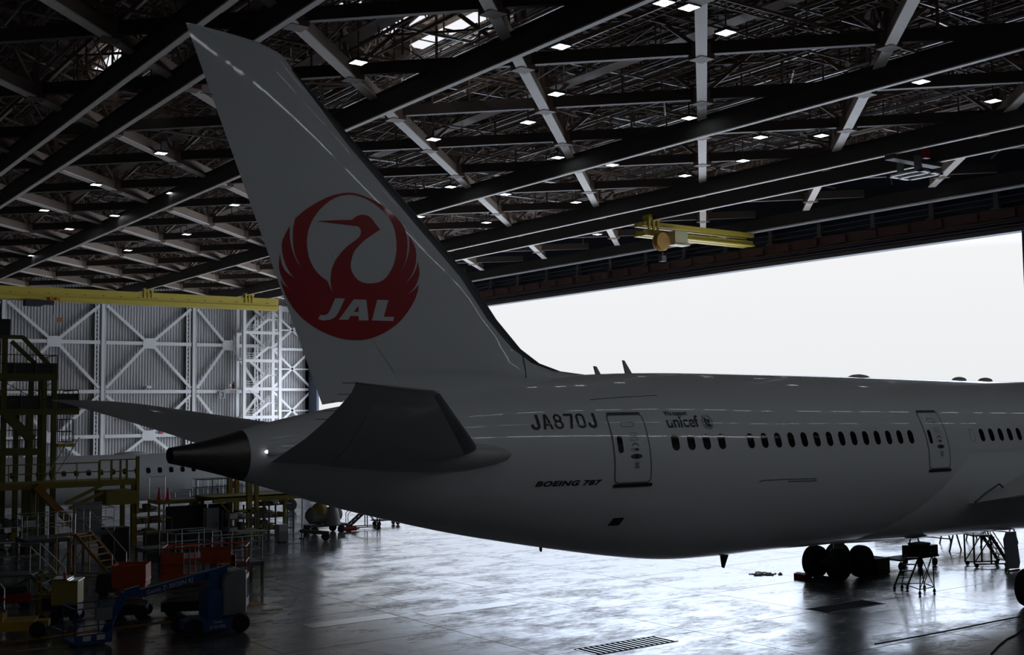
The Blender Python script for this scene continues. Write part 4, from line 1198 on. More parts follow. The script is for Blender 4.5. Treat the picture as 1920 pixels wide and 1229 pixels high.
def stepped_stand(label, name, cat, L, Wd, h, n, mt, mtr, x, y, rz, rail_h=1.0, deck=1.0):
    """wheeled stairs climbing along +x to a railed top deck"""
    t = thing(name, label, cat, (0, 0, 0))
    for s in (-Wd/2, Wd/2): MB().bar((-L/2, s, .15), (L/2-deck, s, h), .05, .14).build('stringer', mt, t, world=False)
    for k in range(n):
        f = (k+.6)/n; MB().cbox((-L/2+(L-deck)*f, 0, .15+(h-.15)*f), (.26, Wd, .04)).build('tread', mt, t, world=False)
    MB().box((L/2-deck, -Wd/2, h-.06), (L/2, Wd/2, h)).build('deck', mt, t, world=False)
    b = MB()
    for s in (-Wd/2, Wd/2):
        b.tube((-L/2, s, rail_h+.15), (L/2-deck, s, h+rail_h), .025, 6); b.tube((-L/2, s, .15), (-L/2, s, rail_h+.15), .025, 6)
        rails(b, [(L/2-deck, s), (L/2, s)], h, rail_h)
    rails(b, [(L/2, -Wd/2), (L/2, Wd/2)], h, rail_h)
    b.build('handrail', mtr, t, world=False)
    b = MB()
    for s in (-Wd/2, Wd/2):
        b.bar((L/2, s, .15), (L/2, s, h), .06); b.bar((L/2-deck, s, .15), (L/2-deck, s, h), .06); b.bar((-L/2, s, .15), (L/2, s, .15), .06)
        b.bar((L/2, s, .2), (L/2-deck, s, h-.1), .04)
    b.build('frame', mt, t, world=False)
    for xx in (-L/2+.1, L/2-.1):
        for s in (-Wd/2, Wd/2): wheel(MB(), (xx, s, .1), .1, .06).build('caster', M['rubber'], t, world=False)
    return place(t, x, y, rz)
stepped_stand('rusty orange wheeled stairs with two bright slanted handrails, left side of the floor', 'mobile_stairs', 'stairs', 3.0, 1.0, 2.0, 7, M['rustorange'], M['alu'], 15.6, 54.5, 2.2)
stepped_stand('grey wheeled maintenance steps with aluminium rails left of the mustard power unit', 'mobile_stairs', 'stairs', 2.6, 1.2, 1.15, 4, M['darkgreen'], M['alu'], 11.6, 49.2, 2.6, 1.1, 1.6)
stepped_stand('dark mobile work stand with tall aluminium rails at the far left edge', 'mobile_stairs', 'stairs', 2.2, 1.1, 1.2, 4, M['darkgreen'], M['alu'], 8.9, 46.4, 2.4, .9, 1.2)
def platform(label, X0, X1, Y0, Y1, z, hr, mt, mtr, name='work_platform', cat='platform', legs=.1, sides=(1, 1, 1, 1), toe=True, group=None):
    t = thing(name, label, cat, ((X0+X1)/2, (Y0+Y1)/2, 0), group=group)
    four_legs(t, 'leg', X0+legs/2, X1-legs/2, Y0+legs/2, Y1-legs/2, z-.1, legs, mt)
    MB().box((X0, Y0, z-.18), (X1, Y1, z)).build('deck', mt, t)
    b = MB(); c = [(X0+.05, Y0+.05), (X1-.05, Y0+.05), (X1-.05, Y1-.05), (X0+.05, Y1-.05)]
    for k in range(4):
        if sides[k]: rails(b, [c[k], c[(k+1) % 4]], z, hr)
    if b.v: b.build('guard_rail', mtr, t)
    return t
platform('platform with aluminium rails just behind the rusty wheeled stairs', 16.6, 18.2, 59.5, 61.0, 1.6, 1.15, M['darkgreen'], M['alu'])
platform('low platform with thin aluminium rails at the far left behind the grey steps', 13.6, 15.6, 58.0, 60, 1.55, 1.1, M['darkgreen'], M['alu'])
platform('platform with orange posts and rails in front of the yellow docking', 17.6, 18.9, 53.2, 54.6, 1.25, 1.35, M['darkgreen'], M['rustorange'])
platform('platform with aluminium handrails behind the orange scissor lifts', 18.2, 20.4, 51.0, 53.2, .95, 1.1, M['darkgreen'], M['alu'])
platform('platform with short aluminium rails behind the long orange scissor lift', 19.0, 20.9, 47.6, 48.9, 1.0, 1.1, M['darkgreen'], M['alu'])

# yellow docking tower round the twin-jet
dk = thing('docking_tower', 'tall olive-yellow docking tower with several railed decks at the left edge', 'docking', (15.5, 70, 0))
Y = 69.7
for X, z1 in ((9.0, 12.6), (12.2, 12.6), (15.05, 11.8), (16.4, 7.6), (17.2, 9.7), (17.75, 10.2)):
    for dy in (0, 3.0): MB().box((X-.13, Y+dy-.13, 0), (X+.13, Y+dy+.13, z1)).build('post', M['olive'], dk)
for z, X1 in ((9.75, 17.9), (7.75, 19.1), (5.5, 17.0)):
    MB().box((8.6, Y-.2, z-.35), (X1, Y+3.2, z)).build('deck', M['olive'], dk)
    b = MB(); rails(b, [(8.6, Y-.15), (X1-.05, Y-.15), (X1-.05, Y+3.1)], z, 1.05, .03); b.build('guard_rail', M['oliverail'], dk)
for x0, x1, z0, z1 in ((14.9, 17.9, 9.75, 10.35), (17.9, 19.1, 7.75, 8.6), (8.6, 17.7, 7.75, 8.5), (8.6, 15.3, 11.9, 12.8)):
    MB().box((x0, Y-.12, z0), (x1, Y-.08, z1)).build('kick_panel', M['darkpanel'], dk)
MB().bar((8.6, Y, 11.8), (16.0, Y, 11.8), .2, .22).bar((16.0, Y, 11.8), (17.4, Y, 10.3), .2, .22).bar((15.4, Y, 11.55), (16.8, Y, 10.2), .2, .22).build('top_frame', M['olive'], dk)
MB().bar((15.1, Y, 7.5), (16.6, Y, 6.0), .35, .5).bar((15.2, Y+.1, 9.2), (17.6, Y+.1, 7.8), .04).bar((17.6, Y+.1, 9.2), (15.2, Y+.1, 7.8), .04).build('brace', M['olive'], dk)
b = MB()
for k in range(7):
    a = math.pi*2*k/7; b.tube((18.5+.45*math.cos(a), Y+.3+.45*math.sin(a), 5.8), (18.5+.45*math.cos(a), Y+.3+.45*math.sin(a), 7.1), .03, 5)
for z in (5.8, 6.4, 7.1): b.lathe((18.5, Y+.3, z), (0, 0, 1), [(0, .45), (.05, .47), (.06, .45)], 16)
b.build('ladder_cage', M['oliverail'], dk)
MB().box((18.0, Y-.1, 5.55), (18.95, Y+.8, 5.75)).build('cage_floor', M['yellow'], dk)
for dx in (0, .5): MB().tube((18.6+dx, Y-.4, 6.1), (16.7+dx, Y-.4, 3.0), .035, 6).build('stair_rail', M['alu'], dk)

wk2 = thing('docking_walkway', 'long yellow docking walkway with railings alongside the twin-jet', 'docking', (17, 66, 0))
WY = 66.2
MB().box((11.1, WY, 3.42), (21.55, WY+2.4, 3.74)).build('deck', M['mustard2'], wk2)
b = MB(); rails(b, [(11.1, WY+.05), (19.3, WY+.05)], 3.74, 1.0, .035); b.build('guard_rail', M['mustard2'], wk2)
b = MB()
for X in (19.35, 20.0, 20.5, 20.85): b.box((X-.05, WY, 3.74), (X+.05, WY+.1, 4.85))
for z in (4.2, 4.85): b.bar((19.35, WY+.05, z), (21.5, WY+.05, z), .06)
b.box((21.38, WY-.05, 1.8), (21.54, WY+.15, 5.0))
b.build('gate_frame', M['mustard2'], wk2)
for X in (12.3, 14.0, 15.9, 21.3):
    for dy in (0, 2.0): MB().box((X-.11, WY+.1+dy, 0), (X+.11, WY+.32+dy, 3.42)).build('leg', M['mustard2'], wk2)
MB().box((19.7, WY-.1, 2.35), (21.5, WY+2.2, 3.1)).build('drawer_box', M['mustard2'], wk2)
MB().bar((15.9, WY-.2, 3.6), (18.0, WY-.2, 1.3), .5, .35).build('stair', M['rustorange'], wk2)
MB().bar((17.5, WY-.1, 2.6), (19.5, WY-.1, 3.5), .12, .16).bar((17.7, WY-.1, 2.3), (19.5, WY-.1, 3.1), .12, .16).build('brace', M['mustard2'], wk2)
pn = thing('panel_screen', 'plain dark grey upright panel below the yellow docking walkway', 'panel', (18.2, 64.6, 0))
MB().box((17.5, 64.5, .5), (19.0, 64.6, 2.7)).build('panel', M['greypanel'], pn)
MB().box((17.5, 64.3, 0), (17.6, 64.8, .5)).build('foot', M['dsteel'], pn)
MB().box((18.9, 64.3, 0), (19.0, 64.8, .5)).build('foot', M['dsteel'], pn)

cpf = platform('yellow-edged platform carrying two traffic cones beside the docking walkway', 22.9, 25.5, 66.9, 68.8, 2.35, .01, M['mustard2'], M['alu'], sides=(0, 0, 0, 0))
MB().box((22.9, 66.9, 2.35), (25.5, 68.8, 2.38)).build('deck_top', M['greypanel'], cpf)
b = MB(); rails(b, [(22.95, 68.7), (23.9, 68.7)], 2.38, 1.3, .025); rails(b, [(24.5, 68.7), (25.4, 68.7)], 2.38, .35, .03); b.build('guard_rail', M['alu'], cpf)
MB().box((24.75, 66.9, 0), (24.9, 67.05, 2.2)).build('leg', M['alu'], cpf)
for k, (x, y, lab) in enumerate(((23.1, 67.4, 'red traffic cone on the raised platform, the one nearer the docking walkway'), (23.55, 67.2, 'red traffic cone on the raised platform, the one nearer the grey column'))):
    c = thing('traffic_cone', lab, 'cone', (x, y, 2.384), group='traffic cones on the platform')
    MB().cbox((0, 0, .02), (.36, .36, .04)).build('cone_base', M['signred'], c, world=False)
    MB().lathe((0, 0, .04), (0, 0, 1), [(0, .13), (.7, .03), (.72, .0)], 16).build('cone_body', M['cone'], c, world=False)
rp_ = platform('platform with a row of light hooped guard rails in front of the twin-jet', 25.6, 28.6, 67.1, 69, 2.4, 1.05, M['darkgreen'], M['alu'])
MB().cbox((27.6, 67.05, 3.1), (.5, .05, .4)).build('rail_notice', M['signred'], rp_)

mz = thing('mezzanine_frame', 'olive-yellow mezzanine frame with heavy posts behind the exhaust cone', 'docking', (28.5, 64, 0))
MB().box((25.0, 63.8, 2.3), (31.8, 64.05, 2.62)).box((25.0, 66.5, 2.3), (31.8, 66.75, 2.62)).box((25.0, 63.8, 2.55), (31.8, 66.75, 2.62)).build('deck', M['mustard2'], mz)
for X, w in ((27.1, .3), (27.55, .22), (29.3, .12)):
    for yy in (63.7, 66.6): MB().box((X-w/2, yy, 0), (X+w/2, yy+.2, 3.6 if w > .2 else 2.3)).build('post', M['mustard2'], mz)
MB().box((26.2, 63.7, 1.75), (26.4, 63.9, 2.3)).box((26.2, 63.7, 1.7), (27.5, 63.9, 1.85)).bar((25.4, 63.8, 2.3), (26.0, 63.8, 1.6), .08).build('bracket', M['mustard2'], mz)
b = MB(); rails(b, [(25.0, 66.6), (27.0, 66.6)], 2.62, .9, .03); b.build('guard_rail', M['darkgreen'], mz)
gp_ = thing('white_pole', 'thin pale vertical pole standing behind the tail by the mezzanine frame', 'pole', (30.2, 63.3, 0))
MB().tube((30.2, 63.3, .04), (30.2, 63.3, 2.75), .05, 10).build('shaft', M['wsteel'], gp_); MB().lathe((30.2, 63.3, 0), (0, 0, 1), [(0, .2), (.04, .2)], 14).build('foot', M['dsteel'], gp_)

sc_ = thing('dark_screen', 'large black folding screen standing under the cone platform', 'screen', (24.6, 65.6, 0))
for k in range(3): MB().box((22.8+1.25*k, 65.4+.12*(k % 2), .04), (24.0+1.25*k, 65.46+.12*(k % 2), 2.15)).build('screen_leaf', M['black'], sc_)
for k in range(4): MB().box((22.78+1.24*k, 65.3, 0), (22.86+1.24*k, 65.8, .06)).build('foot', M['dsteel'], sc_)
pa, pb = atZ(88, 1152, 0), atZ(22, 1142, 0)
cg = thing('parts_cage', 'open olive-yellow upright frame cage behind the mustard power unit', 'cage', (pa.x, pa.y, 0))
b = MB()
for sx in (-.3, .3):
    for sy in (-.3, .3): b.box((sx-.035, sy-.035, 0), (sx+.035, sy+.035, 1.45))
for z in (.12, .75, 1.42):
    for sx in (-.3, .3): b.bar((sx, -.3, z), (sx, .3, z), .05); b.bar((-.3, sx, z), (.3, sx, z), .05)
b.build('frame', M['mustard2'], cg, world=False); MB().box((-.3, -.3, .12), (.3, .3, .16)).build('floor_plate', M['darkgreen'], cg, world=False)
MB().box((-.2, -.2, .16), (.2, .2, .6)).build('mesh_bin', M['black'], cg, world=False)
rc = thing('red_cart', 'low dark red cart with a black load, left of the olive-yellow cage', 'cart', (pb.x, pb.y, 0))
MB().box((-.6, -.4, .25), (.6, .4, .6)).build('body', M['chockred'], rc, world=False); MB().box((-.5, -.35, .6), (.45, .35, .85)).build('load', M['black'], rc, world=False)
for sx in (-.45, .45):
    for sy in (-.36, .36): wheel(MB(), (sx, sy, .13), .13, .09).build('wheel', M['rubber'], rc, world=False)
pd2 = atZ(212, 1118, 0)
bc = thing('covered_trolley', 'trolley under a black cover at the foot of the rusty wheeled stairs', 'trolley', (pd2.x, pd2.y, 0))
MB().rings([[(.55*k*math.cos(a)*(1.25 if abs(math.cos(a)) > .7 else 1), .42*k*math.sin(a)*(1.25 if abs(math.sin(a)) > .7 else 1), z) for a in np.linspace(0, 2*math.pi, 20, endpoint=False)] for k, z in ((1.05, .2), (1.02, .5), (.97, .8), (.85, .92), (.3, .97))]).build('cover', M['black'], bc, world=False)
for sx in (-.4, .4):
    for sy in (-.3, .3): wheel(MB(), (sx, sy, .11), .11, .07).tube((sx, sy, .1), (sx, sy, .25), .03).build('caster', M['rubber'], bc, world=False)

# storage racks with loads
random.seed(7)
GOODS = ['greypanel', 'black', 'darkgreen', 'mustard2', 'wallgrey2', 'alu', 'dsteel']
def rack(label, X0, X1, Y0, n, z1):
    t = thing('storage_rack', label, 'rack', ((X0+X1)/2, Y0, 0))
    for X in (X0, X1):
        for dy in (0, .9): MB().box((X-.04, Y0+dy-.04, 0), (X+.04, Y0+dy+.04, z1)).build('upright', M['darkgreen'], t)
    lv = [z1*(k+.35)/n for k in range(n)]
    for z in lv: MB().box((X0, Y0-.05, z-.05), (X1, Y0+.95, z)).build('shelf', M['alu'] if random.random() < .4 else M['dsteel'], t)
    return lv
what = {0: ('box', 'crate'), 1: ('tube', 'roll')}
racks = [('dark green storage rack under the mezzanine frame, next to the pale cabinet', 25.3, 27.0, 62.4, 3, 1.9), ('storage rack under the mezzanine frame, behind the grey cabinet', 27.4, 29.0, 64.4, 3, 2.0),
         ('storage rack behind the brown engine stand', 29.2, 31.6, 67.5, 3, 2.2), ('storage rack behind the red traffic cones platform', 22.6, 24.6, 70.0, 3, 2.0), ('storage rack standing in front of the docking walkway legs', 13.4, 15.6, 63.6, 3, 2.2)]
for lab, X0, X1, Y0, n, z1 in racks:
    lv = rack(lab, X0, X1, Y0, n, z1)
    short = lab.split(' rack ', 1)[1]
    for j, z in enumerate(lv):
        z += .004; X = X0+.1
        while X < X1-.72:
            w = random.uniform(.25, .6); h = random.uniform(.15, .42)
            mm = M[random.choice(GOODS)]
            if random.random() < .65: o = MB().box((X, Y0+.05, z), (X+w, Y0+.7, z+h)).box((X-.01, Y0+.03, z+h*.8), (X+w+.01, Y0+.72, z+h)).build('crate', mm)
            else: o = MB().tube((X+w/2, Y0+.05, z+h/2), (X+w/2, Y0+.8, z+h/2), h/2, 12).tube((X+w/2, Y0+.03, z+h/2), (X+w/2, Y0+.07, z+h/2), h/4, 10).build('parts_roll', mm)
            tag(o, 'dark stored part on the rack '+short, 'stored part', 'parts stored on the rack '+short)
            X += w+random.uniform(.05, .2)
cb = thing('equipment_cabinet', 'pale grey equipment cabinet on the floor under the mezzanine frame', 'cabinet', (28.6, 62.4, 0))
MB().box((28.2, 62.1, .06), (28.75, 62.6, 1.0)).build('body', M['wallgrey2'], cb); MB().box((28.22, 62.08, .1), (28.73, 62.1, .62)).build('door', M['greypanel'], cb); MB().box((28.25, 62.12, 0), (28.7, 62.55, .06)).build('plinth', M['black'], cb)
tc2 = thing('tool_cabinet', 'tall pale blue-grey locker beside the dark storage rack', 'cabinet', (25.2, 64.6, 0))
MB().box((24.75, 64.2, .05), (25.45, 64.8, 2.0)).build('body', M['wallgrey2'], tc2); MB().box((24.8, 64.18, .12), (25.4, 64.2, 1.95)).build('door', M['turret'], tc2); MB().cbox((25.3, 64.16, 1.1), (.03, .03, .2)).build('handle', M['dsteel'], tc2)
wb = thing('workbench', 'low workbench with an olive green top in front of the storage racks', 'bench', (26.2, 61.0, 0))
MB().box((25.2, 60.6, .82), (26.9, 61.5, .9)).build('bench_top', M['olivetop'], wb); four_legs(wb, 'leg', 25.25, 26.85, 60.65, 61.45, .82, .08, M['darkgreen'])
MB().box((25.25, 60.65, .3), (26.85, 61.45, .34)).build('shelf', M['darkgreen'], wb)
hd = thing('hand_dolly', 'black low hand dolly with one wheel end, standing on the open floor edge', 'dolly', (30.3, 61.6, 0))
MB().bar((29.3, 61.6, .62), (30.9, 61.4, .42), .35, .2).bar((29.2, 61.7, .62), (29.7, 61.6, .8), .05).build('tray', M['brownblack'], hd); MB().tube((29.45, 61.5, .58), (29.4, 61.5, 0), .03).tube((29.45, 61.8, .58), (29.4, 61.8, 0), .03).build('leg', M['black'], hd)
wheel(MB(), (30.75, 61.4, .24), .24, .2).build('wheel', M['rubber'], hd)
es_ = thing('engine_stand', 'wheeled stand with a brown-topped engine under dust sheets behind the tail', 'engine stand', (32.6, 65.3, 0))
MB().box((31.4, 64.7, .42), (33.9, 66.0, .55)).build('frame', M['dsteel'], es_)
for X in (31.7, 33.5):
    for yy in (64.75, 65.9): wheel(MB(), (X, yy, .24), .24, .16).build('wheel', M['rubber'], es_)
MB().lathe((31.5, 65.35, 1.1), (1, 0, 0), [(0, .3), (.2, .5), (.9, .55), (1.6, .42), (2.2, .35), (2.3, .1)], 20).build('engine_core', M['greypanel'], es_)
MB().rings([[(32.3+.5*k*math.cos(a), 65.3+.5*k*math.sin(a), z) for a in np.linspace(0, 2*math.pi, 14, endpoint=False)] for k, z in ((1.2, 1.2), (1.1, 1.5), (.7, 1.75), (.2, 1.9))]).build('brown_cover', M['tarp'], es_)
MB().rings([[(33.0+.35*k*math.cos(a), 65.0+.35*k*math.sin(a), z) for a in np.linspace(0, 2*math.pi, 12, endpoint=False)] for k, z in ((1.5, .5), (1.3, 1.0), (.9, 1.5), (.3, 1.7))]).build('pale_sheet', M['greypanel'], es_)
rb = thing('red_cylinder', 'red cylinder lying on the floor between the engine stand and grey steps', 'cylinder', (34.1, 65.2, .14))
MB().lathe((33.5, 65.2, .15), (1, -.1, 0), [(0, .05), (.02, .13), (1.2, .13), (1.28, .05)], 14).build('body', M['signred'], rb); MB().lathe((34.78, 65.07, .15), (1, -.1, 0), [(0, .05), (.1, .05)], 10).build('valve', M['dsteel'], rb)
stepped_stand('grey wheeled boarding steps behind the tail, at the edge of the bright floor', 'mobile_stairs', 'stairs', 2.0, 1.0, 1.2, 5, M['dsteel'], M['alu'], 35.6, 65.9, -.35, .85, .8)
tr_ = thing('low_trolley', 'small flat trolley on the bright floor right of the grey boarding steps', 'trolley', (38.0, 67.0, 0))
MB().box((37.0, 66.6, .32), (38.8, 67.4, .4)).build('deck', M['dsteel'], tr_)
for X in (37.2, 38.6):
    for yy in (66.7, 67.3): wheel(MB(), (X, yy, .14), .14, .08).tube((X, yy, .15), (X, yy, .34), .03).build('caster', M['rubber'], tr_)
MB().tube((37.05, 66.7, .4), (37.05, 66.7, 1.0), .025).tube((37.05, 67.3, .4), (37.05, 67.3, 1.0), .025).tube((37.05, 66.7, 1.0), (37.05, 67.3, 1.0), .025).build('handle', M['alu'], tr_)

# ------------------------------------------------------------------ equipment under the belly on the right
ls = thing('ladder_stand', 'wheeled ladder stand with open steps carrying a dark chest, right of the main wheels', 'ladder', (40.0, 28.6, 0))
A, B_, Cc, D = Vector((40.3, 29.5, 0)), Vector((39.52, 28.12, 0)), Vector((40.48, 28.14, 0)), Vector((41.0, 28.95, 0))
TA, TB, TC, TD = (Vector(atZ(*q, 1.62)) for q in ((1700, 1041), (1727, 1044), (1748, 1040), (1723, 1037.5)))
b = MB()
for p, q in ((B_, TB), (Cc, TC), (D, TD), (A, TA)): b.tube(p+Vector((0, 0, .15)), q, .022, 6)
for p, q in ((B_, TC), (Cc, TB), (Cc, TD), (D, TC)): b.tube(p+Vector((0, 0, .2)), q, .016, 5)
for p, q in ((A, B_), (B_, Cc), (Cc, D), (D, A)): b.tube(p+Vector((0, 0, .22)), q+Vector((0, 0, .22)), .02, 6)
b.build('frame', M['black'], ls)
S0 = Vector(atZ(1677, 1100, .15)); wv = Vector((.42, -.30, 0)); S1 = TA+Vector((.02, .02, 0))
for o_ in (Vector((0, 0, 0)), wv): MB().bar(S0+o_, S1+o_, .04, .07).build('stringer', M['black'], ls)
for k in range(5):
    f = (k+.5)/5; p = S0.lerp(S1, f); MB().bar(p, p+wv, .2, .03).build('step', M['black'], ls)
MB().add([(*p.xy, z) for z in (1.62, 1.68) for p in (TA, TB, TC, TD)], [(3, 2, 1, 0), (4, 5, 6, 7), (0, 1, 5, 4), (1, 2, 6, 5), (2, 3, 7, 6), (3, 0, 4, 7)]).build('top_deck', M['black'], ls)
for p in (A, B_, Cc, D, S0-Vector((0, 0, .15)), S0+wv-Vector((0, 0, .15))): wheel(MB(), (p.x, p.y, .075), .075, .05).tube((p.x, p.y, .1), (p.x, p.y, .22), .025).build('caster', M['rubber'], ls)
cs_ = thing('tool_chest', 'dark boxy tool chest standing on top of the wheeled ladder stand', 'chest', (40.15, 28.95, 1.68))
cm = (TA+TC)/2
for nm, k, z0, z1, mm in (('body', .86, 1.68, 2.02, 'black'), ('lid', .9, 2.02, 2.07, 'dsteel')):
    MB().add([(cm.x+(p.x-cm.x)*k, cm.y+(p.y-cm.y)*k, z) for z in (z0, z1) for p in (TA, TB, TC, TD)], [(3, 2, 1, 0), (4, 5, 6, 7), (0, 1, 5, 4), (1, 2, 6, 5), (2, 3, 7, 6), (3, 0, 4, 7)]).build(nm, M[mm], cs_)
ct = thing('dolly_cart', 'low black wheeled cart with a box on it, just behind the ladder stand', 'cart', (46.0, 33.0, 0))
MB().box((44.6, 32.7, .42), (47.5, 33.7, .5)).build('bed', M['black'], ct); MB().box((46.0, 32.75, .5), (47.5, 33.6, .95)).build('box', M['black'], ct)
for X in (44.8, 46.2, 47.3):
    for yy in (32.8, 33.6): wheel(MB(), (X, yy, .18), .18, .08).tube((X, yy, .2), (X, yy, .45), .03).build('caster', M['rubber'], ct)
bt = thing('work_table', 'long dark work table with parts on trestle legs beyond the low black cart', 'table', (55.2, 36.5, 0))
MB().box((52.0, 35.2, 1.15), (58.5, 38.0, 1.25)).build('table_top', M['greypanel'], bt)
for X in (52.3, 55.0, 57.4):
    b = MB()
    for yy in (35.4, 37.8): b.tube((X, yy, 0), (X+.5, yy, 1.15), .04).tube((X+1.0, yy, 0), (X+.5, yy, 1.15), .04)
    b.tube((X+.25, 35.4, .6), (X+.25, 37.8, .6), .03); b.build('trestle', M['black'], bt)
for k, (x, y, w, h, mm) in enumerate(((55.1, 35.6, .8, .45, 'mustard2'), (56.5, 35.7, .9, .35, 'greypanel'), (53.5, 35.8, .7, .18, 'wallgrey2'))):
    tag(MB().box((x-w/2, y-.2, 1.25), (x+w/2, y+.3, 1.25+h)).lathe((x, y+.05, 1.25+h), (0, 0, 1), [(0, w*.3), (.06, w*.22), (.1, .02)], 12).build('machine_part', M[mm]), ('yellow', 'grey domed', 'small pale')[k]+' machine part lying on the long dark work table', 'part')
for k in range(3):
    o = thing('outdoor_cart', ('dark open-frame cart seen under the belly, left of the work table', 'dark covered cart standing beyond the work table', 'dark tall cart at the doorway beyond the work table')[k], 'cart', (58+4*k, 43+2.2*k, 0))
    MB().box((57+4*k, 42+2.2*k, .5), (60+4*k, 44+2.2*k, .65)).build('bed', M['black'], o)
    MB().box((57.3+4*k, 42.3+2.2*k, .65), (59.4+4*k, 43.7+2.2*k, 1.3+.3*k)).build('load', M['dsteel'], o)
    for X in (57.3, 59.7):
        for yy in (42.2, 43.8): wheel(MB(), (X+4*k, yy+2.2*k, .3), .3, .15).tube((X+4*k, yy+2.2*k, .3), (X+4*k, yy+2.2*k, .55), .04).build('wheel', M['rubber'], o)
stepped_stand('open-frame wheeled steps at the right, in front of the work table', 'mobile_stairs', 'stairs', 1.6, .9, 1.45, 5, M['black'], M['dsteel'], 48.9, 31.2, 2.6, .35, .8)
for k, (x, y, lab) in enumerate(((39.68, 34.0, 'red wheel chock against the rear tyre of the far main gear'), (39.6, 32.75, 'dark wheel chock against the inner rear tyre of the far main gear'))):
    o = thing('wheel_chock', lab, 'chock', (x, y, 0))
    MB().prism([(-.28, 0), (.2, 0), (.2, .06), (-.02, .24), (-.28, .2)], lambda u, v, w: (x+u, y-.3+w, v), .6).build('block', M['chockred'] if k == 0 else M['black'], o)
    MB().tube((x-.28, y-.3, .1), (x-.36, y-.3, .12), .02).build('rope_handle', M['black'], o)
bx = thing('supply_box', 'plain dark box on the floor in front of the far main wheels', 'box', (43.2, 32.9, 0))
MB().box((42.7, 32.5, .03), (43.6, 33.4, .66)).build('body', M['brownblack'], bx); MB().box((42.68, 32.48, .66), (43.62, 33.42, .7)).build('lid', M['black'], bx); MB().box((42.75, 32.55, 0), (43.55, 33.35, .03)).build('skid', M['dsteel'], bx)
p = atZ(1897, 1067, .02)
gd = MB()
q = [atY(x, y, 29.6) for x, y in ((1883, 1012), (1888, 998), (1905, 997), (1913, 1055), (1911, 1066), (1889, 1068))]
gd.prism([(v.x, v.z) for v in q], lambda u, v, w: (u, 29.6+w, v), .06)
pd = thing('loose_panel', 'pale grey aircraft door panel standing upright beside the near main wheel', 'panel', (q[5].x, 29.6, 0))
gd.build('skin_panel', M['paint'], pd)
MB().bar((q[5].x+.1, 29.75, 0), (q[5].x+.2, 29.7, 1.2), .05).bar((q[4].x-.1, 30.1, 0), (q[4].x-.15, 29.7, 1.2), .05).bar((q[5].x, 29.6, .02), (q[4].x, 29.6, .02), .1, .05).build('prop', M['dsteel'], pd)

# port engine of the near airliner, hanging under the wing behind the belly
for s in (-1, 1):
    ye = YC+s*9.9
    en = MB().lathe((45.6, ye, 2.75), (1, 0, 0), [(0, 1.05), (.9, 1.45), (2.4, 1.72), (4.2, 1.75), (5.3, 1.6), (5.45, 1.45), (5.0, 1.35)], 40).build('engine', M['paint'], plane, angle=50)
    MB().lathe((44.0, ye, 2.75), (1, 0, 0), [(0, .05), (1.0, .5), (1.9, .9), (1.9, .3)], 28).build('exhaust_cone', M['cone_metal'], en)
    MB().box((43.8, ye-.2, 4.2), (49.0, ye+.2, 5.3)).build('pylon', M['paint'], en)

# ------------------------------------------------------------------ floor: joints, paint, gratings, cords
fl_ = bpy.data.objects['floor']
def strip(name, p, q, w, m, z=.003):
    d = (Vector((q[0]-p[0], q[1]-p[1], 0))).normalized(); s = Vector((-d.y, d.x, 0))*(w/2)
    P, Q = Vector((*p, z)), Vector((*q, z))
    return MB().add([P-s, Q-s, Q+s, P+s], [(0, 1, 2, 3)]).build(name, m, fl_, recalc=False)
def zz(px): v = atZ(*px, 0); return (v.x, v.y)
for y in np.arange(17.6, 80, 5.35): strip('floor_joint', (-10, y), (81, y), .022, M['joint'])
for x in np.arange(3.2, 81, 6.1): strip('floor_joint', (x, 5), (x, 110), .018, M['joint'])
strip('floor_line', zz((440, 1051)), zz((608, 1035)), .12, M['line_w'], .004); strip('floor_line', zz((608, 1035)), zz((760, 1036)), .12, M['line_w'], .004)
strip('floor_line', zz((520, 1081)), zz((968, 1126)), .10, M['line_w'], .004)
strip('floor_line', zz((606, 1046)), zz((680, 1057)), .10, M['line_w'], .004)
strip('floor_line', zz((452, 1064)), zz((480, 1068)), .12, M['line_w'], .004)
strip('floor_line', zz((0, 1207)), zz((330, 1165)), .45, M['line_o'], .004)
strip('floor_line', zz((30, 1222)), zz((130, 1212)), .3, M['line_y'], .004)
strip('floor_line', zz((95, 1175)), zz((160, 1170)), .1, M['line_w'], .004); strip('floor_line', zz((95, 1175)), zz((125, 1186)), .1, M['line_w'], .004)
strip('floor_line', zz((450, 1128)), zz((490, 1136)), .5, M['line_o'], .004); strip('floor_line', zz((490, 1146)), zz((530, 1143)), .35, M['line_o'], .0045)
for x0, x1, y0, y1 in ((18.0, 21.4, 36.9, 37.8), (22.3, 26.3, 36.4, 37.3), (23.2, 24.5, 40.0, 40.9)):
    c = MB().box((x0, y0, -.01), (x1, y1, .006)).build('floor_cover', M['plate'], fl_)
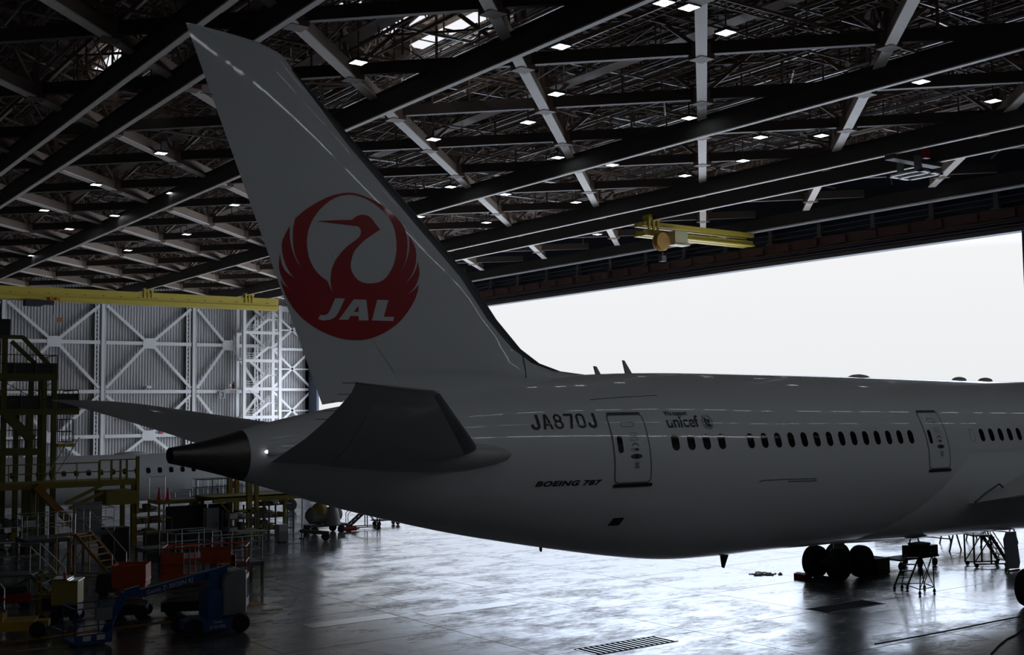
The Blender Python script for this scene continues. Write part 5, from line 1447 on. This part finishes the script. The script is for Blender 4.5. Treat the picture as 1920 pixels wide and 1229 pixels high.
def grating(label, X0, X1, Y0, Y1, split):
    t = thing('floor_grating', label, 'grating', ((X0+X1)/2, (Y0+Y1)/2, 0))
    MB().box((X0, Y0, .0), (X1, Y1, .004)).build('pit', M['grate'], t)
    b = MB(); n = 15 if split == 1 else 3
    for k in range(n+1):
        x = X0+(X1-X0)*k/n
        if split == 1: b.box((x-.03, Y0, .004), (x+.03, Y1, .008))
        else: b.box((x-.025, Y0, .004), (x+.025, Y1, .008))
    b.build('grate_bars', M['plate'] if split == 1 else M['grate'], t)
    MB().box((X0-.05, Y0-.05, .0), (X1+.05, Y0, .012)).box((X0-.05, Y1, .0), (X1+.05, Y1+.05, .012)).build('rim', M['dsteel'], t)
grating('barred drain grating set in the bright floor at the lower middle', 22.75, 26.0, 27.5, 28.5, 1)
grating('black three-panel drain grating in the shaded floor right of centre', 33.75, 36.85, 27.8, 28.8, 3)
def cord(label, pts, r, name='power_cord'):
    b = MB().path([Vector((*zz(p), r)) for p in pts], r, 6); o = b.build(name, M['black']); tag(o, label, 'cord')
cord('black cord curling across the floor at the lower right corner', [(1919, 1182), (1905, 1192), (1888, 1200), (1873, 1212), (1864, 1222), (1858, 1228)], .02)
cord('thin straight cord running along the shaded floor at the right', [(1912, 1157), (1860, 1167), (1811, 1177), (1760, 1187), (1700, 1198), (1640, 1209)], .012)
b = MB(); random.seed(3)
for k in range(9):
    c = Vector((*zz((random.uniform(1418, 1472), random.uniform(1075, 1080))), .02)); a0 = random.uniform(0, 6)
    ln = [c+Vector((.35*t*math.cos(a0)+.07*math.sin(9*t+k), .35*t*math.sin(a0)+.07*math.cos(7*t), 0)) for t in np.linspace(-1, 1, 9)]
    b.path(ln, .02, 6)
tag(b.build('chain_pile', M['black']), 'dark chain lying in a heap on the bright floor behind the wheels', 'chain')
# dark lockers standing along the dock, behind the lifts
for k, (x, y, w, h, lab) in enumerate(((20.2, 58.6, 1.6, 1.5, 'wide dark green locker in front of the dark panel screen'), (22.6, 59.6, 1.3, 1.3, 'dark green locker with a flat top left of the olive workbench'), (18.4, 60.2, 1.2, 1.7, 'tall dark green locker behind the rusty wheeled stairs'))):
    o = thing('floor_locker', lab, 'locker', (x, y, 0))
    MB().box((-w/2, -.35, .06), (w/2, .35, h)).build('body', M['darkgreen'], o, world=False)
    for sx in (-1, 1): MB().box((sx*w/4-w/4+.02, -.37, .1), (sx*w/4+w/4-.02, -.35, h-.05)).build('door', M['black'], o, world=False)
    MB().box((-w/2+.04, -.3, 0), (w/2-.04, .3, .06)).build('plinth', M['black'], o, world=False)
